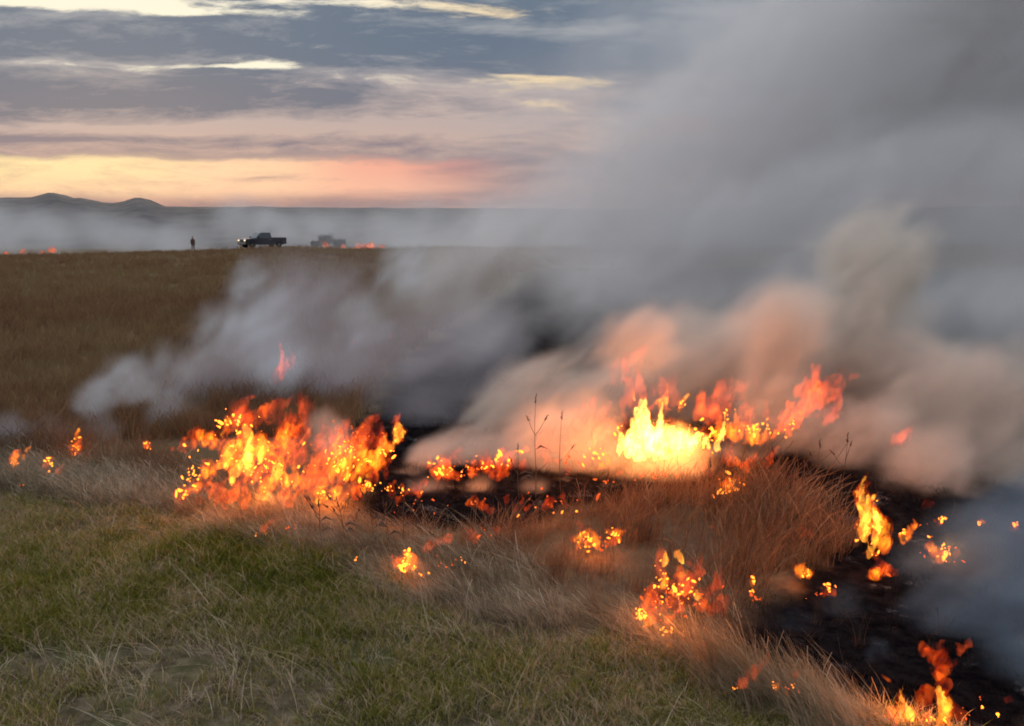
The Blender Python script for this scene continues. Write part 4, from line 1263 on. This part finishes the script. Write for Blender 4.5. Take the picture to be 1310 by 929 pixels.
fire((1160, 935), 'nearest flame, orange and forked, at the lower right corner', [(1152, 924, 1136, 866, 19, 2), (1166, 920, 1156, 880, 15, 3), (1174, 912, 1196, 874, 17, 1), (1146, 926, 1128, 896, 13, 1), (1184, 930, 1190, 900, 15, 1)],
     [(1132, 918, 8, 6, 7, 2.6, 0), (1150, 908, 20, 14, 14, 2.0, 1)], glow=[(1160, 895, 2.5)])
fire((1207, 940), 'twisting column of flame with a ragged red top at the lower right corner', [(1208, 930, 1204, 866, 20, 3), (1212, 925, 1210, 880, 18, 2), (1200, 935, 1202, 905, 24, 2), (1206, 885, 1204, 850, 18, 1), (1204, 862, 1208, 828, 22, 1), (1202, 868, 1212, 838, 20, 0), (1200, 868, 1204, 846, 16, 1), (1192, 842, 1186, 820, 18, 1), (1204, 838, 1212, 818, 18, 0), (1222, 842, 1236, 816, 20, 0), (1196, 850, 1190, 828, 14, 1), (1210, 906, 1200, 880, 12, 1)],
     [(1190, 920, 12, 9, 10, 3.2, 0), (1206, 922, 8, 8, 6, 2.6, 0)], rough=0.9, glow=[(1205, 870, 2.5)])
fire((1240, 935), 'red flamelets and glowing sparks in the grass right of the nearest flames', [(1225, 920, 1240, 908, 14, 0), (1288, 898, 1292, 888, 9, 0)], [(1255, 906, 5, 4, 2, 3.0, 0), (1274, 917, 5, 4, 2, 2.6, 0), (1252, 893, 9, 3, 4, 2.2, 1), (1240, 915, 24, 10, 8, 2.0, 1)])

# --- far away on the ridge
GF = 'far flames along the ridge'
for px, py, h, w, lb in ((8, 328, 5, 6, 'far flame on the ridge at the left edge'), (28, 327, 8, 5, 'pale far flame second from the left edge of the ridge'), (54, 327, 5, 5, 'tiny far flame between two larger ones on the left ridge'), (66, 326, 9, 8, 'largest far flame on the left part of the ridge'),
                         (417, 317, 8, 7, 'red far flame at the foot of the taller shrub'), (438, 321, 9, 7, 'far flame just right of the shrubs on the ridge'), (457, 321, 11, 7, 'pointed far flame in the middle of the row right of the shrubs'), (470, 319, 9, 12, 'broad far flame in the row right of the shrubs'), (488, 318, 7, 6, 'faint last far flame at the right end of the ridge row')):
    py -= 2.5 if px < 100 else .5
    fire((px, py), lb, [(px, py, px + 2, py - h, w, 0), (px + 1, py, px + 2, py - h * .6, w * .7, 1), (px - 3, py, px - 2, py - h * .6, w * .6, 0)], [(px, py - 2, w, 3, 3, .8, 1)], Y=110 if px > 300 else 99, group=GF, vox=0.06, far=True)
GM = 'small red flames inside the smoke'
fire((453, 445), 'small red flame glowing inside the dark smoke, lower left one', [(451, 440, 454, 432, 9, 0)], [(453, 437, 4, 3, 3, 1.6, 1)], Y=11, group=GM)
fire((500, 440), 'small red flame glowing inside the dark smoke, upper right one', [(498, 433, 502, 425, 9, 0)], [(500, 430, 4, 3, 3, 1.6, 1)], Y=11, group=GM)

# ------------------------------------------------------------------ smoke
def smoke(name, label, puffs, vox, gain, colour, freq, k_noise=1.7, thr=0.33, soft=1.0, shear=0.8, zscale=0.8, aniso=0.15, detail=5, seed=0.0, floor=True, step=None, ydep=1.0):
    """soft-edged billows: puffs (px, py, depth, radius px, weight) eroded by flowing noise, kept as a voxel grid"""
    P = []
    for (px, py, Y, rpx, w) in puffs:
        c = at(px, py, Y); r_ = rpx * Y / FPX
        P.append((c, r_, w))
    lo = Vector([min(c[i] - r_ * (ydep if i == 1 else 1) for c, r_, w in P) for i in range(3)]); hi = Vector([max(c[i] + r_ * (ydep if i == 1 else 1) for c, r_, w in P) for i in range(3)])
    if floor:
        lo.z = max(lo.z, min(float(H(c.x, c.y)) for c, r_, w in P) - 0.1)
    vd = bpy.data.volumes.new(name)
    o = bpy.data.objects.new(name, vd); col.objects.link(o)
    ng = bpy.data.node_groups.new(name, 'GeometryNodeTree')
    ng.interface.new_socket('Geometry', in_out='INPUT', socket_type='NodeSocketGeometry')
    ng.interface.new_socket('Geometry', in_out='OUTPUT', socket_type='NodeSocketGeometry')
    go = ng.nodes.new('NodeGroupOutput')
    pos = ng.nodes.new('GeometryNodeInputPosition').outputs[0]
    x, y, z = sep(ng, pos)
    # flowing coordinates, sheared by the wind
    wv_ = comb(ng, (x - z * shear) * freq + seed, y * freq, z * (freq * zscale))
    wn = ng.nodes.new('ShaderNodeTexNoise'); wn.inputs['Scale'].default_value = 0.6; wn.inputs['Detail'].default_value = 2
    ng.links.new(wv_, wn.inputs['Vector'])
    ad = ng.nodes.new('ShaderNodeVectorMath'); ad.operation = 'MULTIPLY_ADD'
    ng.links.new(wn.outputs['Color'], ad.inputs[0]); ad.inputs[1].default_value = (2.0, 2.0, 2.0); ng.links.new(wv_, ad.inputs[2])
    n = noise(ng, ad.outputs[0], 1.0, detail, 0.62)
    wq = ng.nodes.new('ShaderNodeTexNoise'); wq.inputs['Scale'].default_value = 0.3; wq.inputs['Detail'].default_value = 3
    ng.links.new(wv_, wq.inputs['Vector'])
    wx_, wy_, wz_ = sep(ng, wq.outputs['Color'])
    wamp = 1.1 / freq
    x, y, z = x + (wx_ - 0.5) * wamp, y + (wy_ - 0.5) * wamp, z + (wz_ - 0.5) * wamp
    env = None
    for c, r_, w in P:
        a = (x - c.x) * (1 / r_); b = (y - c.y) * (1 / r_ / ydep); d = (z - c.z) * (1 / r_)
        q = (1.0 - (a * a + b * b + d * d)).max(0.0)
        q = q * q * w
        env = q if env is None else env + q
    # curling filaments inside the billows
    sc2 = ng.nodes.new('ShaderNodeVectorMath'); sc2.operation = 'MULTIPLY_ADD'
    ng.links.new(wn.outputs['Color'], sc2.inputs[0]); sc2.inputs[1].default_value = (3.4, 3.4, 3.4); ng.links.new(wv_, sc2.inputs[2])
    n2_ = noise(ng, sc2.outputs[0], 0.9, 3, 0.5)
    dens = (env.min(1.0) * 1.25 + (n - 0.5) * k_noise - thr).step(0.0, soft) * gain * env.step(0.0, 0.12) * ((1.0 - ((n2_ - 0.5) * 2.0).m('ABSOLUTE') * 3.2).max(0.0) * 1.3 + 0.45)
    vc = ng.nodes.new('GeometryNodeVolumeCube')
    ng.links.new(dens.s, vc.inputs['Density'])
    vc.inputs['Min'].default_value = lo; vc.inputs['Max'].default_value = hi
    for i, nm in enumerate(('Resolution X', 'Resolution Y', 'Resolution Z')):
        vc.inputs[nm].default_value = max(4, int((hi[i] - lo[i]) / vox))
    smn = ng.nodes.new('GeometryNodeSetMaterial')
    m, t, mo = material(name)
    pv = t.nodes.new('ShaderNodeVolumePrincipled')
    pv.inputs['Color'].default_value = (*colour, 1); pv.inputs['Density'].default_value = 1.0; pv.inputs['Anisotropy'].default_value = aniso
    t.links.new(pv.outputs[0], mo.inputs['Volume'])
    vd.materials.append(m)
    smn.inputs['Material'].default_value = m
    ng.links.new(vc.outputs[0], smn.inputs[0]); ng.links.new(smn.outputs[0], go.inputs[0])
    md = o.modifiers.new('smoke', 'NODES'); md.node_group = ng
    tag(o, label, None, None, 'stuff')
    return o


smoke('smoke_plume', 'huge grey plume of smoke blowing up and away to the right', [
    (480, 410, 10, 60, .8), (540, 370, 11, 95, 1), (620, 330, 12, 125, 1), (720, 300, 13, 160, 1), (840, 250, 14, 200, 1), (960, 190, 15, 240, 1), (1080, 120, 16, 280, .85), (1210, 50, 17, 310, .7), (1340, 0, 17, 330, .7), (1420, -150, 17, 330, .7), (1250, -150, 18, 260, .6),
    (900, 340, 12, 170, 1), (1030, 330, 12, 180, 1), (1160, 300, 12, 190, 1), (1300, 270, 12, 210, 1), (1420, 330, 12, 230, 1), (760, 390, 11, 130, .9), (620, 430, 10, 100, .9), (900, 430, 10, 130, .9), (1050, 420, 9.5, 130, 1), (1200, 420, 9.5, 150, 1), (1350, 440, 9.5, 170, 1), (1500, 200, 14, 280, 1)],
    0.09, 0.46, (0.78, 0.77, 0.765), 1.0, 1.9, 0.2, 0.9, seed=3.0)
smoke('smoke_veil', 'thin grey haze of smoke at the left fringe of the plume', [(560, 300, 18, 130, .5), (680, 220, 19, 170, .55), (800, 130, 20, 200, .6), (930, 40, 21, 240, .6), (760, 300, 18, 180, .6), (1080, -20, 22, 260, .6), (1250, 60, 21, 280, .6), (1000, 200, 19, 240, .6), (1280, 260, 18, 240, .6)],
      0.22, 0.10, (0.80, 0.80, 0.80), 0.5, 0.9, 0.05, 1.0, seed=61.0)
smoke('fire_smoke', 'pinkish smoke rolling off the flames at the middle and right', [
    (640, 560, 7.4, 80, .8), (700, 520, 7.4, 100, .9), (790, 500, 7.6, 110, .9), (900, 480, 7.6, 120, .9), (1010, 470, 7.4, 120, .9), (1110, 430, 7.4, 130, 1), (1110, 330, 8, 100, 1), (1180, 500, 6.8, 110, .9), (1270, 520, 6.4, 120, .9), (545, 605, 6.1, 60, .9), (600, 590, 6.2, 65, .9), (660, 590, 6.1, 70, .9), (720, 590, 6.0, 75, .85), (790, 600, 5.8, 70, .7), (860, 600, 5.7, 70, .7), (930, 590, 6.2, 65, .6), (540, 640, 5.35, 48, .75), (610, 640, 5.35, 48, .7), (680, 645, 5.3, 44, .6), (470, 640, 5.7, 50, 1.2), (510, 640, 5.8, 50, 1.1), (430, 660, 5.4, 34, 1), (700, 560, 6.0, 80, .9), (760, 540, 6.2, 80, .9), (980, 520, 6.5, 90, .8), (1060, 550, 6.3, 90, .65), (820, 440, 6.6, 90, .8), (1000, 420, 6.8, 100, .9), (410, 555, 5.9, 45, .9), (1150, 580, 6.0, 100, .55), (1200, 620, 5.6, 90, .5), (1180, 560, 6.4, 100, .6),
    (1290, 610, 5.9, 100, .6)],
    0.03, 2.9, (0.74, 0.67, 0.585), 2.2, 2.3, 0.17, 0.9, seed=11.0)
smoke('low_smoke', 'bluish smoke drifting from the grass left of the large fire', [
    (20, 545, 6.4, 34, .9), (-20, 560, 6.4, 40, .9), (110, 500, 7.0, 48, 1.2), (160, 475, 7.2, 60, 1.2), (220, 460, 7.6, 60, .9), (230, 520, 7.2, 70, .7), (290, 420, 8.2, 80, .8), (340, 380, 8.8, 80, .7), (350, 460, 7.8, 90, .8), (470, 410, 9.4, 70, .7), (515, 350, 10, 80, .75), (440, 440, 8.8, 60, .55), (130, 540, 6.8, 50, .7), (70, 545, 6.6, 40, .8), (310, 350, 9.2, 50, .5)],
    0.04, 2.0, (0.68, 0.74, 0.79), 2.6, 2.6, 0.36, 1.2, seed=21.0)
smoke('thin_smoke', 'thin dark veil of smoke drifting behind the left fire', [(250, 500, 8.2, 110, .7), (330, 440, 9, 120, .8), (420, 400, 9.5, 120, .6), (400, 500, 8.4, 120, .6), (500, 470, 8.4, 120, .8), (600, 450, 8.6, 120, .8), (540, 540, 7.6, 90, .8), (360, 360, 10, 80, .5), (180, 530, 7.6, 70, .5)],
      0.08, 0.6, (0.62, 0.61, 0.65), 1.2, 1.1, 0.1, 1.0, seed=51.0)
smoke('ground_smoke', 'thin blue smoke hanging over the burnt ground at the right edge', [
    (px, py, ground(px, py + 12).y * .985, r_, w_) for px, py, r_, w_ in (
        (1290, 730, 120, 1), (1240, 790, 90, .9), (1330, 800, 120, 1.1), (1280, 850, 80, .9), (1330, 880, 80, 1), (1180, 780, 80, .6), (1340, 670, 130, 1.2), (1240, 680, 90, .8),
        (1200, 730, 90, .7), (1090, 770, 60, .5), (1000, 790, 60, .4), (1120, 834, 22, 1.2), (1102, 846, 16, 1.1), (1130, 850, 16, .8))],
    0.025, 1.3, (0.22, 0.37, 0.50), 2.6, 1.7, 0.2, 1.0, seed=31.0)
smoke('valley_smoke', 'long bank of pale smoke lying in the valley below the hills', [
    (405, 314, 109, 30, .5), (430, 311, 108, 36, .7), (470, 309, 109, 46, .8), (520, 306, 110, 50, .8),
    (-150, 309, 176, 72, 0.75), (-80, 305, 182, 67, 0.75), (-15, 301, 188, 61, 1.00), (45, 309, 194, 55, 1.00), (100, 305, 176, 52, 0.75), (150, 301, 182, 49, 0.75), (200, 309, 188, 48, 0.75), (250, 305, 194, 48, 0.75), (300, 301, 176, 47, 0.75), (350, 309, 182, 47, 0.75), (400, 305, 188, 47, 0.75), (450, 301, 194, 50, 0.75), (500, 309, 176, 54, 0.75), (560, 305, 182, 59, 0.75), (630, 301, 188, 67, 0.75), (720, 309, 194, 76, 0.75), (820, 305, 176, 85, 0.75), (930, 301, 182, 90, 0.75), (1040, 309, 188, 99, 0.75)],
    1.2, 0.05, (0.76, 0.78, 0.80), 0.06, 1.6, -0.02, 1.4, seed=41.0, shear=0.4, floor=False, ydep=1.6)
